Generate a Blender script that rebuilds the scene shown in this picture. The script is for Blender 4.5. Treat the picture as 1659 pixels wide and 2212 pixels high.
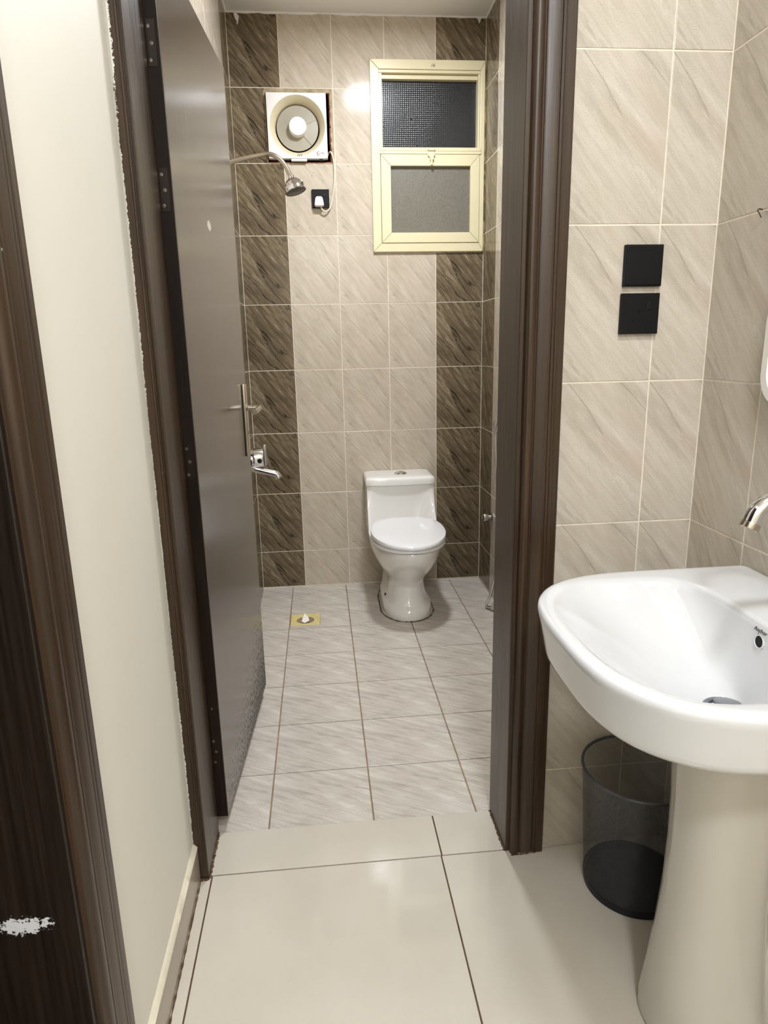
import bpy, bmesh, math, random
from math import sin, cos, pi, radians, sqrt
from mathutils import Vector, Matrix
random.seed(7)
C = bpy.context.scene
for o in list(bpy.data.objects): bpy.data.objects.remove(o)
COL = C.collection

# ------------------------------------------------------------------ camera, world, lights, exposure
cam_d = bpy.data.cameras.new('camera'); cam = bpy.data.objects.new('camera', cam_d); COL.objects.link(cam)
cam_d.sensor_fit = 'HORIZONTAL'; cam_d.sensor_width = 36.0; cam_d.lens = 36.0*1444.63/1659.0
cam_d.clip_start = 0.02
r_ = Vector((0.99516937, -0.09600788, -0.02050405)); u_ = Vector((0.04293897, 0.23784912, 0.97035254)); f_ = Vector((0.08828462, 0.96654554, -0.24082264))
M = Matrix((r_, u_, -f_)).transposed().to_4x4(); M.translation = Vector((-0.0828, -1.4798, 1.3106))
cam.matrix_world = M
C.camera = cam

w = bpy.data.worlds.new('world'); C.world = w; w.use_nodes = True
w.node_tree.nodes['Background'].inputs[0].default_value = (0.10, 0.10, 0.11, 1)
w.node_tree.nodes['Background'].inputs[1].default_value = 0.35

C.view_settings.view_transform = 'Standard'; C.view_settings.look = 'None'
C.view_settings.exposure = 0.09; C.view_settings.gamma = 1.0
C.view_settings.use_curve_mapping = False

CEIL = 2.831
def ceiling_lamp_light(loc, size, watts, col):
    l = bpy.data.lights.new('lamp_light', 'AREA'); l.shape = 'DISK'; l.size = size; l.energy = watts; l.color = col
    o = bpy.data.objects.new('lamp_light', l); COL.objects.link(o); o.location = loc
    return o
WARM = (0.925, 0.97, 1.03)
ceiling_lamp_light((0.27, 1.22, CEIL-0.045), 0.20, 31, (0.93, 0.97, 1.025))
ceiling_lamp_light((0.36, -1.15, CEIL-0.045), 0.24, 21, WARM)
ceiling_lamp_light((0.05, -2.55, CEIL-0.045), 0.30, 38, WARM)  # added fill lamp behind the camera, brightens the hall

# ------------------------------------------------------------------ helpers
WL = {}
def link(o, parent=None, wloc=(0, 0, 0)):
    COL.objects.link(o); wloc = Vector(wloc)
    if parent is not None:
        o.parent = parent; o.location = wloc - WL[parent.name]
    else:
        o.location = wloc
    WL[o.name] = wloc
    return o
def empty(name, loc, label=None, cat=None, group=None, kind=None, parent=None):
    o = bpy.data.objects.new(name, None); o.empty_display_size = 0.05; link(o, parent, loc)
    return props(o, label, cat, group, kind)
def props(o, label=None, cat=None, group=None, kind=None):
    for k, v in (('label', label), ('category', cat), ('group', group), ('kind', kind)):
        if v: o[k] = v
    return o
def finish(bm, smooth=None):
    bmesh.ops.recalc_face_normals(bm, faces=bm.faces)
    if smooth is not None:
        for f in bm.faces: f.smooth = True
        for e in bm.edges:
            if len(e.link_faces) == 2 and e.calc_face_angle(0) > smooth: e.smooth = False
def mk(name, bm, mat, parent=None, label=None, cat=None, group=None, kind=None, smooth=None, loc=None):
    """world-space bmesh -> object; its origin goes to loc (default: the parent's origin)"""
    finish(bm, smooth)
    if loc is None: loc = WL[parent.name] if parent is not None else (0, 0, 0)
    loc = Vector(loc)
    if loc.length: bmesh.ops.translate(bm, verts=bm.verts, vec=-loc)
    me = bpy.data.meshes.new(name); bm.to_mesh(me); bm.free()
    if mat: me.materials.append(mat)
    o = bpy.data.objects.new(name, me); link(o, parent, loc)
    return props(o, label, cat, group, kind)
def B(): return bmesh.new()
def box(bm, x0, x1, y0, y1, z0, z1, bev=0, seg=2, mat=None):
    m = Matrix.Translation(((x0+x1)/2, (y0+y1)/2, (z0+z1)/2)) @ Matrix.Diagonal((abs(x1-x0), abs(y1-y0), abs(z1-z0), 1))
    if mat is not None: m = mat @ m
    g = bmesh.ops.create_cube(bm, size=1, matrix=m)
    if bev:
        es = list({e for v in g['verts'] for e in v.link_edges})
        bmesh.ops.bevel(bm, geom=es, offset=bev, segments=seg, profile=0.5, affect='EDGES')
    return bm
def loft(bm, rings, cap0=True, cap1=True, closed=True):
    vs = [[bm.verts.new(p) for p in r] for r in rings]
    n = len(rings[0])
    for a, b in zip(vs[:-1], vs[1:]):
        for i in range(n if closed else n-1):
            j = (i+1) % n
            bm.faces.new((a[i], a[j], b[j], b[i]))
    if cap0: bm.faces.new(list(reversed(vs[0])))
    if cap1: bm.faces.new(vs[-1])
    return vs
def basis(d):
    d = Vector(d).normalized(); a = Vector((0, 0, 1)) if abs(d.z) < 0.9 else Vector((1, 0, 0))
    u = d.cross(a).normalized(); return u, u.cross(d).normalized()*-1, d
def lathe(bm, prof, origin, axis, n=32, cap0=False, cap1=False):
    """prof: list of (radius, distance along axis)"""
    u, v, d = basis(axis); o = Vector(origin)
    rings = [[o + d*h + (u*cos(2*pi*i/n) + v*sin(2*pi*i/n))*max(r, 1e-5) for i in range(n)] for r, h in prof]
    loft(bm, rings, cap0, cap1); return bm
def tube(bm, pts, rad, n=12, cap=True):
    pts = [Vector(p) for p in pts]; rings = []
    t0 = (pts[1]-pts[0]).normalized(); u, v, _ = basis(t0)
    for i, p in enumerate(pts):
        t = (pts[min(i+1, len(pts)-1)] - pts[max(i-1, 0)]).normalized()
        u = (u - t*u.dot(t)).normalized(); v = t.cross(u)
        rr = rad[i] if isinstance(rad, (list, tuple)) else rad
        rings.append([p + (u*cos(2*pi*k/n) + v*sin(2*pi*k/n))*rr for k in range(n)])
    loft(bm, rings, cap, cap); return bm
def smooth_path(pts, n=8):
    pts = [Vector(p) for p in pts]; P = [pts[0]*2-pts[1]] + pts + [pts[-1]*2-pts[-2]]; out = []
    for i in range(1, len(P)-2):
        for k in range(n):
            t = k/n; a, b, c, d = P[i-1:i+3]
            out.append(0.5*((2*b) + (c-a)*t + (2*a-5*b+4*c-d)*t*t + (3*b-a-3*c+d)*t**3))
    out.append(pts[-1]); return out
def prism(bm, poly, f0, f1):
    """poly of 2-D points, f0/f1 map a 2-D point to the two end positions"""
    loft(bm, [[f0(p) for p in poly], [f1(p) for p in poly]]); return bm
def text_mesh(name, s, size, m, mat, parent, shear=0.0, extrude=0.0003):
    cu = bpy.data.curves.new(name, 'FONT'); cu.body = s; cu.size = size; cu.shear = shear; cu.extrude = extrude
    cu.align_x = 'CENTER'; cu.align_y = 'CENTER'; cu.resolution_u = 3
    t = bpy.data.objects.new(name+'_curve', cu); COL.objects.link(t)
    bpy.context.view_layer.update()
    dg = bpy.context.evaluated_depsgraph_get()
    me = bpy.data.meshes.new_from_object(t.evaluated_get(dg)); bpy.data.objects.remove(t)
    me.transform(m); me.transform(Matrix.Translation(-WL[parent.name])); me.materials.clear(); me.materials.append(mat)
    o = bpy.data.objects.new(name, me); link(o, parent, WL[parent.name]); return o

# ------------------------------------------------------------------ materials
def s2l(h):
    h = h.lstrip('#'); v = [int(h[i:i+2], 16)/255 for i in (0, 2, 4)]
    return tuple(c/12.92 if c <= 0.04045 else ((c+0.055)/1.055)**2.4 for c in v) + (1,)
class N:
    def __init__(s, name):
        s.m = bpy.data.materials.new(name); s.m.use_nodes = True; s.t = s.m.node_tree; s.b = s.t.nodes['Principled BSDF']
        s.out = s.t.nodes['Material Output']
    def n(s, typ, **kw):
        x = s.t.nodes.new(typ)
        for k, v in kw.items():
            if k.startswith('i_'): x.inputs[k[2:].replace('_', ' ')].default_value = v
            else: setattr(x, k, v)
        return x
    def l(s, a, b): s.t.links.new(a, b)
    def coord(s, rot=(0, 0, 0), scale=(1, 1, 1), pre_rot=None, src='Object'):
        tc = s.n('ShaderNodeTexCoord'); last = tc.outputs[src]
        if pre_rot:
            mp = s.n('ShaderNodeMapping'); mp.inputs['Rotation'].default_value = pre_rot; s.l(last, mp.inputs[0]); last = mp.outputs[0]
        mp = s.n('ShaderNodeMapping'); mp.inputs['Rotation'].default_value = rot; mp.inputs['Scale'].default_value = scale
        s.l(last, mp.inputs[0]); return mp.outputs[0]
    def noise(s, vec, scale, detail=4, rough=0.5, dist=0.0):
        x = s.n('ShaderNodeTexNoise'); x.inputs['Scale'].default_value = scale; x.inputs['Detail'].default_value = detail
        x.inputs['Roughness'].default_value = rough; x.inputs['Distortion'].default_value = dist
        if vec is not None: s.l(vec, x.inputs['Vector'])
        return x.outputs['Fac']
    def ramp(s, fac, stops, interp='LINEAR'):
        x = s.n('ShaderNodeValToRGB'); x.color_ramp.interpolation = interp; el = x.color_ramp.elements
        while len(el) < len(stops): el.new(0.5)
        for e, (p, c) in zip(el, stops):
            e.position = p; e.color = c if not isinstance(c, (int, float)) else (c, c, c, 1)
        s.l(fac, x.inputs[0]); return x.outputs[0]
    def math(s, op, a, b=None, clamp=False):
        x = s.n('ShaderNodeMath', operation=op); x.use_clamp = clamp
        for i, q in enumerate((a, b)):
            if q is None: continue
            if isinstance(q, (int, float)): x.inputs[i].default_value = q
            else: s.l(q, x.inputs[i])
        return x.outputs[0]
    def mix(s, fac, a, b, mode='MIX'):
        x = s.n('ShaderNodeMix', data_type='RGBA', blend_type=mode)
        for sock, q in ((x.inputs[0], fac), (x.inputs[6], a), (x.inputs[7], b)):
            if isinstance(q, (int, float)): sock.default_value = q
            elif isinstance(q, tuple): sock.default_value = q
            else: s.l(q, sock)
        return x.outputs[2]
    def bump(s, h, strength=0.2, dist=0.002):
        x = s.n('ShaderNodeBump'); x.inputs['Strength'].default_value = strength; x.inputs['Distance'].default_value = dist
        s.l(h, x.inputs['Height']); s.l(x.outputs[0], s.b.inputs['Normal'])
    def set(s, **kw):
        for k, v in kw.items():
            sock = s.b.inputs[k.replace('_', ' ')]
            if isinstance(v, (int, float, tuple)): sock.default_value = v
            else: s.l(v, sock)
        return s
def plain(name, hexc, rough=0.5, metal=0.0, var=0.06, scale=12, bump=0.0, **kw):
    n = N(name); base = s2l(hexc)
    f = n.noise(n.coord(), scale, 5, 0.6)
    lo = tuple(c*(1-var) for c in base[:3])+(1,); hi = tuple(min(1, c*(1+var)) for c in base[:3])+(1,)
    n.set(Base_Color=n.ramp(f, [(0.3, lo), (0.7, hi)]), Roughness=rough, Metallic=metal, **kw)
    if bump: n.bump(n.noise(n.coord(), scale*6, 3), bump, 0.001)
    return n.m
def stone_tile(name, cols, vein, light, rough, ang=50, vein_amt=0.5, speck=0.3, pink=None, seed=0.0, bump=0.12, freq=1.0, streak=0.5, sparkle=0.0):
    """diagonal-grained ceramic tile; the print is the same on every tile of a kind"""
    n = N(name)
    def field(sx, sy):
        v = n.coord(pre_rot=(0, 0, radians(ang)), scale=(sx*freq, sy*freq, 1))
        a = n.n('ShaderNodeVectorMath', operation='ADD'); n.l(v, a.inputs[0]); a.inputs[1].default_value = (seed, seed*0.7, seed); return a.outputs[0]
    v, vf, vw = field(4, 16), field(4.5, 44), field(1.7, 12)
    cloud = n.noise(v, 1.3, 8, 0.66, 0.25)
    fine = n.noise(vf, 1.3, 8, 0.68, 0.35)
    mixf = n.math('ADD', n.math('MULTIPLY', cloud, 1-streak), n.math('MULTIPLY', fine, streak))
    col = n.ramp(mixf, [(0.34, s2l(cols[0])), (0.50, s2l(cols[1])), (0.66, s2l(cols[2]))])
    a = n.noise(vw, 0.95, 4, 0.42, 0.12); d = n.math('ABSOLUTE', n.math('SUBTRACT', a, 0.5))
    m1 = n.ramp(d, [(0.0, 1.0), (0.013, 0.0)])
    msk = n.ramp(n.noise(vw, 1.1, 2, 0.5), [(0.46, 0.0), (0.62, 1.0)])
    m1 = n.math('MULTIPLY', m1, msk)
    col = n.mix(n.math('MULTIPLY', m1, vein_amt), col, s2l(vein))
    b2 = n.noise(vf, 0.9, 5, 0.6, 0.5); d2 = n.math('ABSOLUTE', n.math('SUBTRACT', b2, 0.5))
    m2 = n.math('MULTIPLY', n.ramp(d2, [(0.0, 1.0), (0.025, 0.0)]), n.ramp(n.noise(v, 1.2, 2), [(0.47, 0.0), (0.62, 1.0)]))
    col = n.mix(n.math('MULTIPLY', m2, 0.5), col, s2l(light))
    g = n.noise(n.coord(), 380, 4, 0.75)
    col = n.mix(speck, col, n.ramp(g, [(0.3, 0.22), (0.7, 0.80)]), 'SOFT_LIGHT')
    if sparkle:
        q = n.ramp(n.noise(n.coord(), 260, 2, 0.5), [(0.66, 0.0), (0.72, sparkle)])
        col = n.mix(n.math('MULTIPLY', q, msk), col, s2l(light))
    if pink:
        p = n.ramp(n.noise(v, 0.8, 3), [(0.52, 0.0), (0.68, 0.6)])
        col = n.mix(p, col, s2l(pink))
    n.set(Base_Color=col, Roughness=rough)
    n.b.inputs['Specular IOR Level'].default_value = 0.3
    n.bump(n.math('ADD', mixf, n.math('MULTIPLY', m1, -0.6)), bump, 0.0012)
    return n.m
M_LIGHT = stone_tile('light_stone_tile', ('#a99d8c', '#bfb4a3', '#cfc6b7'), '#7f7263', '#d8d0c2', 0.11, pink='#bfae9f', bump=0.10, vein_amt=0.85, speck=0.5)
M_DARK = stone_tile('dark_stone_tile', ('#392f23', '#685a46', '#96886e'), '#1e1711', '#b9ad94', 0.2, vein_amt=0.95, speck=0.7, seed=3.1, bump=0.16, streak=0.6, sparkle=0.8)
M_HALL = stone_tile('hall_wall_tile', ('#aca293', '#c0b6a7', '#cfc6b9'), '#8b7f72', '#d8d0c4', 0.18, pink='#c5b1a3', seed=7.7, freq=0.9, bump=0.10, vein_amt=0.55, speck=0.5)
M_FLOOR = stone_tile('bathroom_floor_tile', ('#a69d93', '#c4bcb2', '#d9d2c9'), '#746b62', '#e4dfd7', 0.24, ang=30, vein_amt=0.8, speck=0.6, seed=12.3, bump=0.22, streak=0.55)
M_POL = None
def porcelain():
    n = N('polished_porcelain_tile'); f = n.noise(n.coord(src='Object'), 2.5, 5, 0.6)
    sp = n.noise(n.coord(), 300, 2, 0.5)
    c = n.ramp(f, [(0.3, s2l('#c3bbad')), (0.7, s2l('#cdc6b9'))]); c = n.mix(0.12, c, n.ramp(sp, [(0.3, 0.3), (0.7, 0.7)]), 'SOFT_LIGHT')
    n.set(Base_Color=c, Roughness=n.ramp(n.noise(n.coord(), 6, 4), [(0.3, 0.05), (0.7, 0.09)])); n.bump(n.noise(n.coord(), 14, 2), 0.03, 0.002); return n.m
M_POL = porcelain()
def wood(name, c0, c1, c2, rough=0.3, axis='Z', spots=None, mold=None, fine=False):
    n = N(name); sc = (150, 150, 0.8) if fine else {'Z': (60, 60, 1.2), 'Y': (60, 1.2, 60)}[axis]
    g = n.noise(n.coord(scale=sc), 1.0, 6, 0.65, 0.2); g2 = n.noise(n.coord(scale=tuple(q*4 for q in sc)), 1.0, 3, 0.6)
    col = n.ramp(g, [(0.3, s2l(c0)), (0.5, s2l(c1)), (0.72, s2l(c2))])
    col = n.mix(0.35, col, n.ramp(g2, [(0.35, 0.3), (0.65, 0.7)]), 'SOFT_LIGHT')
    rg = n.ramp(g2, [(0.3, rough*0.8), (0.7, rough*1.25)])
    # small chips
    ch = n.ramp(n.noise(n.coord(scale=(1, 1, 0.45)), 75, 2, 0.4), [(0.795, 0.0), (0.81, 1.0)])
    col = n.mix(n.math('MULTIPLY', ch, 0.7), col, s2l('#b5aca0'))
    if spots:
        for (p, r, thr, hexc, nz) in spots:
            tc = n.n('ShaderNodeTexCoord'); mp = n.n('ShaderNodeMapping'); mp.vector_type = 'TEXTURE'
            mp.inputs['Location'].default_value = p; mp.inputs['Scale'].default_value = r; n.l(tc.outputs['Object'], mp.inputs[0])
            ln = n.n('ShaderNodeVectorMath', operation='LENGTH'); n.l(mp.outputs[0], ln.inputs[0])
            q = n.math('ADD', ln.outputs['Value'], n.math('MULTIPLY', n.math('SUBTRACT', n.noise(n.coord(), 160, 4, 0.7), 0.5), nz))
            msk = n.ramp(q, [(thr, 1.0), (thr+0.06, 0.0)])
            col = n.mix(msk, col, s2l(hexc)); rg = n.mix(msk, rg, (0.8, 0.8, 0.8, 1))
    if mold:
        tc = n.n('ShaderNodeTexCoord'); sx = n.n('ShaderNodeSeparateXYZ'); n.l(tc.outputs['Object'], sx.inputs[0])
        # damp specks: low on the leaf and towards its free edge
        h = n.math('ADD', n.math('MULTIPLY', sx.outputs['Z'], -2.2), n.math('MULTIPLY', sx.outputs['Y'], 0.85))
        sp = n.noise(n.coord(scale=(1, 1, 0.5)), 130, 3, 0.6)
        msk = n.ramp(n.math('ADD', sp, n.math('MULTIPLY', h, 0.36)), [(0.52, 0.0), (0.60, 1.0)])
        col = n.mix(n.math('MULTIPLY', msk, 0.85), col, s2l('#0d0a08')); rg = n.mix(msk, rg, (0.7, 0.7, 0.7, 1))
    n.set(Base_Color=col, Roughness=rg, IOR=1.5)
    if fine:
        n.b.inputs['Coat Weight'].default_value = 0.25; n.b.inputs['Coat Roughness'].default_value = 0.14; n.b.inputs['Anisotropic'].default_value = 0.5
        n.bump(n.noise(n.coord(scale=(700, 700, 1.5)), 1.0, 2, 0.5), 0.30, 0.0006)
    else: n.bump(g2, 0.05, 0.001)
    return n.m
M_WOOD = wood('dark_brown_wood', '#281b11', '#362617', '#463322', 0.34)
M_LEAF = wood('dark_brown_door_leaf', '#3d352f', '#453c36', '#4d443d', 0.17, mold=True, fine=True, spots=[((0.0385, 0.358, 1.641), (0.2, 0.030, 0.015), 0.75, '#c9bfb2', 1.6)])
M_LEAFEDGE = wood('dark_brown_door_edge', '#130c08', '#1b120c', '#241911', 0.5)
M_LEAFEDGE.node_tree.nodes['Principled BSDF'].inputs['Specular IOR Level'].default_value = 0.2
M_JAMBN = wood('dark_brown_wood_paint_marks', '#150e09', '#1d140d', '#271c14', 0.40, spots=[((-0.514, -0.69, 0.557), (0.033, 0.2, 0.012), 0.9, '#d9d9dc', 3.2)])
M_CASL = wood('dark_brown_wood_wall_paint', '#281b11', '#362617', '#463322', 0.34, spots=[((-0.4475, -0.02, 1.9), (0.0075, 0.2, 0.13), 0.9, '#d8d6d0', 2.2), ((-0.4475, -0.02, 1.50), (0.0040, 0.2, 0.40), 0.8, '#d8d6d0', 2.2), ((-0.4475, -0.02, 0.35), (0.0040, 0.2, 0.35), 0.8, '#d8d6d0', 2.2), ((-0.4475, -0.02, 0.9), (0.0030, 0.2, 0.4), 0.7, '#d8d6d0', 2.2)])
M_PAINT = plain('cream_wall_paint', '#e4e0d4', 0.55, var=0.015, scale=3, bump=0.05)
M_CEIL = plain('white_ceiling_paint', '#ebe8e4', 0.7, var=0.02, scale=4, bump=0.05)
M_GROUT = plain('cream_grout', '#e3d9c8', 0.85, var=0.10, scale=25, bump=0.2)
M_FGROUT = plain('brown_floor_grout', '#8f7a62', 0.85, var=0.3, scale=18, bump=0.2)
M_DGROUT = plain('dark_floor_grout', '#55402d', 0.9, var=0.45, scale=20, bump=0.2)
M_PLASTER = plain('rough_plaster', '#a5967a', 0.95, var=0.35, scale=30, bump=0.6)
M_CER = plain('white_glazed_ceramic', '#d9d9da', 0.08, var=0.01, scale=3, Coat_Weight=0.5, Coat_Roughness=0.03)
M_CERT = plain('white_toilet_ceramic', '#ebe9e5', 0.10, var=0.012, scale=5, Coat_Weight=0.4, Coat_Roughness=0.04)
M_SEAT = plain('white_seat_plastic', '#e6e6e7', 0.16, var=0.01, scale=5)
M_PED = plain('off_white_ceramic', '#c8c3b8', 0.10, var=0.02, scale=4, Coat_Weight=0.4, Coat_Roughness=0.03)
M_CHROME = plain('chrome', '#d8d8da', 0.09, 1.0, var=0.03)
M_BRUSH = plain('brushed_nickel', '#b9b0a2', 0.22, 1.0, var=0.05)
M_SCREW = plain('worn_screw_steel', '#7a7068', 0.3, 0.8, var=0.2)
M_STEEL = plain('dark_steel', '#2f2620', 0.35, 0.6, var=0.15)
M_BLACK = plain('matt_black_plastic', '#050608', 0.5, var=0.1, scale=40)
M_BLACK.node_tree.nodes['Principled BSDF'].inputs['Specular IOR Level'].default_value = 0.25
M_HOLE = plain('socket_hole_black', '#020202', 0.8, var=0.1)
M_BIN = plain('charcoal_painted_wire', '#5a5c61', 0.35, 0.5, var=0.1, scale=40)
M_BINB = plain('charcoal_sheet_steel', '#212328', 0.4, 0.4, var=0.1, scale=20)
M_CREAM = plain('cream_aluminium', '#dcd2ae', 0.30, var=0.03, scale=8)
M_GAP = plain('shadow_gap_rubber', '#6b6147', 0.8, var=0.2)
M_FANW = plain('white_fan_plastic', '#ebe9e6', 0.25, var=0.015, scale=8)
M_FANC = plain('yellowed_fan_plastic', '#d8cdae', 0.35, var=0.05, scale=10)
M_FANB = plain('pale_grey_fan_blade', '#d9d2c0', 0.35, var=0.03, scale=10)
M_BRICK = plain('red_brick', '#7d4436', 0.9, var=0.35, scale=45, bump=0.6)
M_DARKV = plain('dark_void', '#0c0908', 0.9, var=0.2)
M_DRAIN = plain('yellowed_drain_plastic', '#d9c98a', 0.45, var=0.08, scale=30)
M_WHITEP = plain('white_plastic', '#eeeae4', 0.3, var=0.02)
M_CORD = plain('cream_cord_rubber', '#d9cdb4', 0.5, var=0.04)
M_INK = plain('black_ink', '#1a1a22', 0.6, var=0.1)
M_RED = plain('red_ink', '#8e1f28', 0.6, var=0.1)
M_DIRT = plain('brown_grime', '#5c442c', 0.95, var=0.6, scale=60, bump=0.8)
M_SKIRT = plain('grey_skirting_tile', '#a59a8b', 0.2, var=0.03, scale=6)
M_CAULK = plain('white_caulk', '#e4dcc6', 0.7, var=0.08, scale=30, bump=0.4)
M_DROP = plain('water_drop', '#f4f6f8', 0.03, var=0.01)
def drop_mat():
    n = N('clear_water'); n.set(Base_Color=(1, 1, 1, 1), Roughness=0.02, IOR=1.33); n.b.inputs['Transmission Weight'].default_value = 1.0; return n.m
M_DROP = drop_mat()
def glass(name, hexc, trans, fibre):
    n = N(name)
    if fibre:
        v = n.noise(n.coord(), 260, 5, 0.75, 1.2); c = n.ramp(v, [(0.3, tuple(q*0.5 for q in s2l(hexc)[:3])+(1,)), (0.7, tuple(min(1, q*1.6) for q in s2l(hexc)[:3])+(1,))])
        n.bump(v, 0.5, 0.001); n.set(Base_Color=c, Roughness=0.30)
    else:
        wv = n.n('ShaderNodeTexWave', wave_type='BANDS', bands_direction='Z'); wv.inputs['Scale'].default_value = 34; wv.inputs['Distortion'].default_value = 1.2
        wv.inputs['Detail'].default_value = 2
        n.l(n.coord(), wv.inputs['Vector']); wx = n.n('ShaderNodeTexWave', wave_type='BANDS', bands_direction='X'); wx.inputs['Scale'].default_value = 34
        n.l(n.coord(), wx.inputs['Vector'])
        n.bump(n.math('MULTIPLY', wv.outputs['Fac'], wx.outputs['Fac']), 0.35, 0.002); n.set(Base_Color=s2l(hexc), Roughness=0.18)
    n.b.inputs['Transmission Weight'].default_value = trans; n.b.inputs['IOR'].default_value = 1.45
    return n.m
M_GL1 = glass('textured_window_glass', '#393b3d', 0.45, False)
M_GL2 = glass('frosted_window_glass', '#7f7b70', 0.25, True)
M_MIRROR = plain('mirror_glass', '#dfe3e3', 0.01, 1.0, var=0.0)
def emit(name, col, st):
    n = N(name); n.b.inputs['Emission Color'].default_value = col; n.b.inputs['Emission Strength'].default_value = st; n.set(Base_Color=(0.8, 0.8, 0.8, 1)); return n.m
M_DIFF = emit('lamp_diffuser', (1, 0.95, 0.86, 1), 3.0)

# ------------------------------------------------------------------ tiles
XL, XR, L = -0.444, 0.7915, 2.136
TH = 0.009
_tc = {}
def tile_mesh(wd, h, key, g=0.0017, bev=0.0008, sub=None):
    k = (round(wd, 4), round(h, 4), key, g)
    if k in _tc and not sub: return _tc[k]
    bm = B(); a, b = wd/2-g, h/2-g
    if sub:
        for (x0, x1, y0, y1) in sub: box(bm, x0, x1, y0, y1, -TH, 0)
    else:
        def ring(i, z): return [(-a+i, -b+i, z), (a-i, -b+i, z), (a-i, b-i, z), (-a+i, b-i, z)]
        loft(bm, [ring(0, -TH), ring(0, -bev), ring(bev*0.35, -bev*0.3), ring(bev*1.2, 0)])
    finish(bm); me = bpy.data.meshes.new('tile'); bm.to_mesh(me); bm.free(); me.materials.append(key)
    if not sub: _tc[k] = me
    return me
def sub_rects(r, hole):
    x0, x1, y0, y1 = r; a, b, c, d = hole
    if a >= x1 or b <= x0 or c >= y1 or d <= y0: return [r]
    out = []
    if a > x0: out.append((x0, a, y0, y1))
    if b < x1: out.append((b, x1, y0, y1))
    m0, m1 = max(a, x0), min(b, x1)
    if c > y0: out.append((m0, m1, y0, c))
    if d < y1: out.append((m0, m1, d, y1))
    return out
def lay(parent, org, right, up, us, vs, matf, holes=(), g=0.0017, jit=0.0012, sizes=None):
    """tiles between consecutive grid lines us (along right) and vs (along up), faces on the plane through org.
    sizes: the full tile size, so that cut tiles keep the print of a whole one"""
    right, up = Vector(right), Vector(up); nrm = right.cross(up)
    for i in range(len(us)-1):
        for j in range(len(vs)-1):
            u0, u1, v0, v1 = us[i], us[i+1], vs[j], vs[j+1]
            mat = matf(i, j)
            if mat is None: continue
            rects = [(u0+g, u1-g, v0+g, v1-g)]
            for h in holes: rects = [q for r in rects for q in sub_rects(r, h)]
            rects = [r for r in rects if r[1]-r[0] > 0.004 and r[3]-r[2] > 0.004]
            if not rects: continue
            cu, cv = (u0+u1)/2, (v0+v1)/2
            whole = len(rects) == 1 and abs(rects[0][0]-u0-g) < 1e-6 and abs(rects[0][1]-u1+g) < 1e-6 and abs(rects[0][2]-v0-g) < 1e-6 and abs(rects[0][3]-v1+g) < 1e-6
            if whole: me = tile_mesh(u1-u0, v1-v0, mat, g)
            else: me = tile_mesh(u1-u0, v1-v0, mat, g, sub=[(a-cu, b-cu, c-cv, d-cv) for a, b, c, d in rects])
            o = bpy.data.objects.new('tile', me)
            m3 = Matrix((right, up, nrm)).transposed()
            m3 = m3 @ Matrix.Rotation(random.uniform(-jit, jit), 3, 'X') @ Matrix.Rotation(random.uniform(-jit, jit), 3, 'Y')
            COL.objects.link(o); o.parent = parent; o.rotation_euler = m3.to_euler()
            o.location = Vector(org) + right*cu + up*cv + nrm*random.uniform(-0.0003, 0.0003) - WL[parent.name]
ZR = [0.0] + [0.2073+0.33*k for k in range(8)] + [CEIL]
ZH = [0.0] + [0.232+0.33*k for k in range(8)] + [CEIL]

# ------------------------------------------------------------------ room shell
def struct(name, bm, mat, label, **kw): return mk(name, bm, mat, None, label, None, None, 'structure', **kw)
# window and fan openings in the back wall, as (x0,x1,z0,z1)
WIN = (0.235, 0.775, 1.79, 2.628); FAN = (-0.283, 0.033, 2.190, 2.506)
bm = B()
xs = [-0.62, FAN[0], FAN[1], WIN[0], WIN[1], 0.96]; zs = sorted([-0.1, WIN[2], WIN[3], FAN[2], FAN[3], 2.95])
for i in range(5):
    for j in range(len(zs)-1):
        cx, cz = (xs[i]+xs[i+1])/2, (zs[j]+zs[j+1])/2
        if any(h[0] < cx < h[1] and h[2] < cz < h[3] for h in (WIN, FAN)): continue
        box(bm, xs[i], xs[i+1], L+0.0009, L+0.20, zs[j], zs[j+1])
bmesh.ops.remove_doubles(bm, verts=bm.verts, dist=1e-5)
wb = struct('wall_back', bm, M_GROUT, 'tiled back wall of the bathroom with window and fan')
uL = [XL] + [-0.2066+0.25*k for k in range(4)] + [XR]
lay(wb, (0, L, 0), (1, 0, 0), (0, 0, 1), uL, ZR, lambda i, j: M_DARK if i in (0, 4) else M_LIGHT,
    holes=[WIN, FAN])
bm = B(); box(bm, XR+0.0009, 0.96, -3.0, 2.14, -0.1, 2.95)
wr = struct('wall_right', bm, M_GROUT, 'tiled right wall running from hall into bathroom')
lay(wr, (XR, 0, 0), (0, -1, 0), (0, 0, 1), [-L]+[-1.886+0.25*k for k in range(7)]+[-0.158], ZR, lambda i, j: M_DARK if i == 0 else M_LIGHT)
lay(wr, (XR, 0, 0), (0, -1, 0), (0, 0, 1), [0.0]+[0.207+0.25*k for k in range(5)], ZH, lambda i, j: M_HALL)
bm = B(); box(bm, -0.62, XL-0.0009, 0.17, 2.14, -0.1, 2.95)
wl = struct('wall_left', bm, M_GROUT, 'tiled left wall of the bathroom behind the open door')
lay(wl, (XL, 0, 0), (0, 1, 0), (0, 0, 1), [0.17]+[0.386+0.25*k for k in range(7)]+[L], ZR, lambda i, j: M_DARK if i == 7 else M_LIGHT)
bm = B(); box(bm, 0.385, XR+0.004, 0.0011, 0.154, -0.1, 2.95); box(bm, -0.447, 0.385, 0.0011, 0.154, 2.215, 2.95)
wf = struct('wall_front', bm, M_GROUT, 'tiled partition wall with the bathroom doorway')
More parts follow.
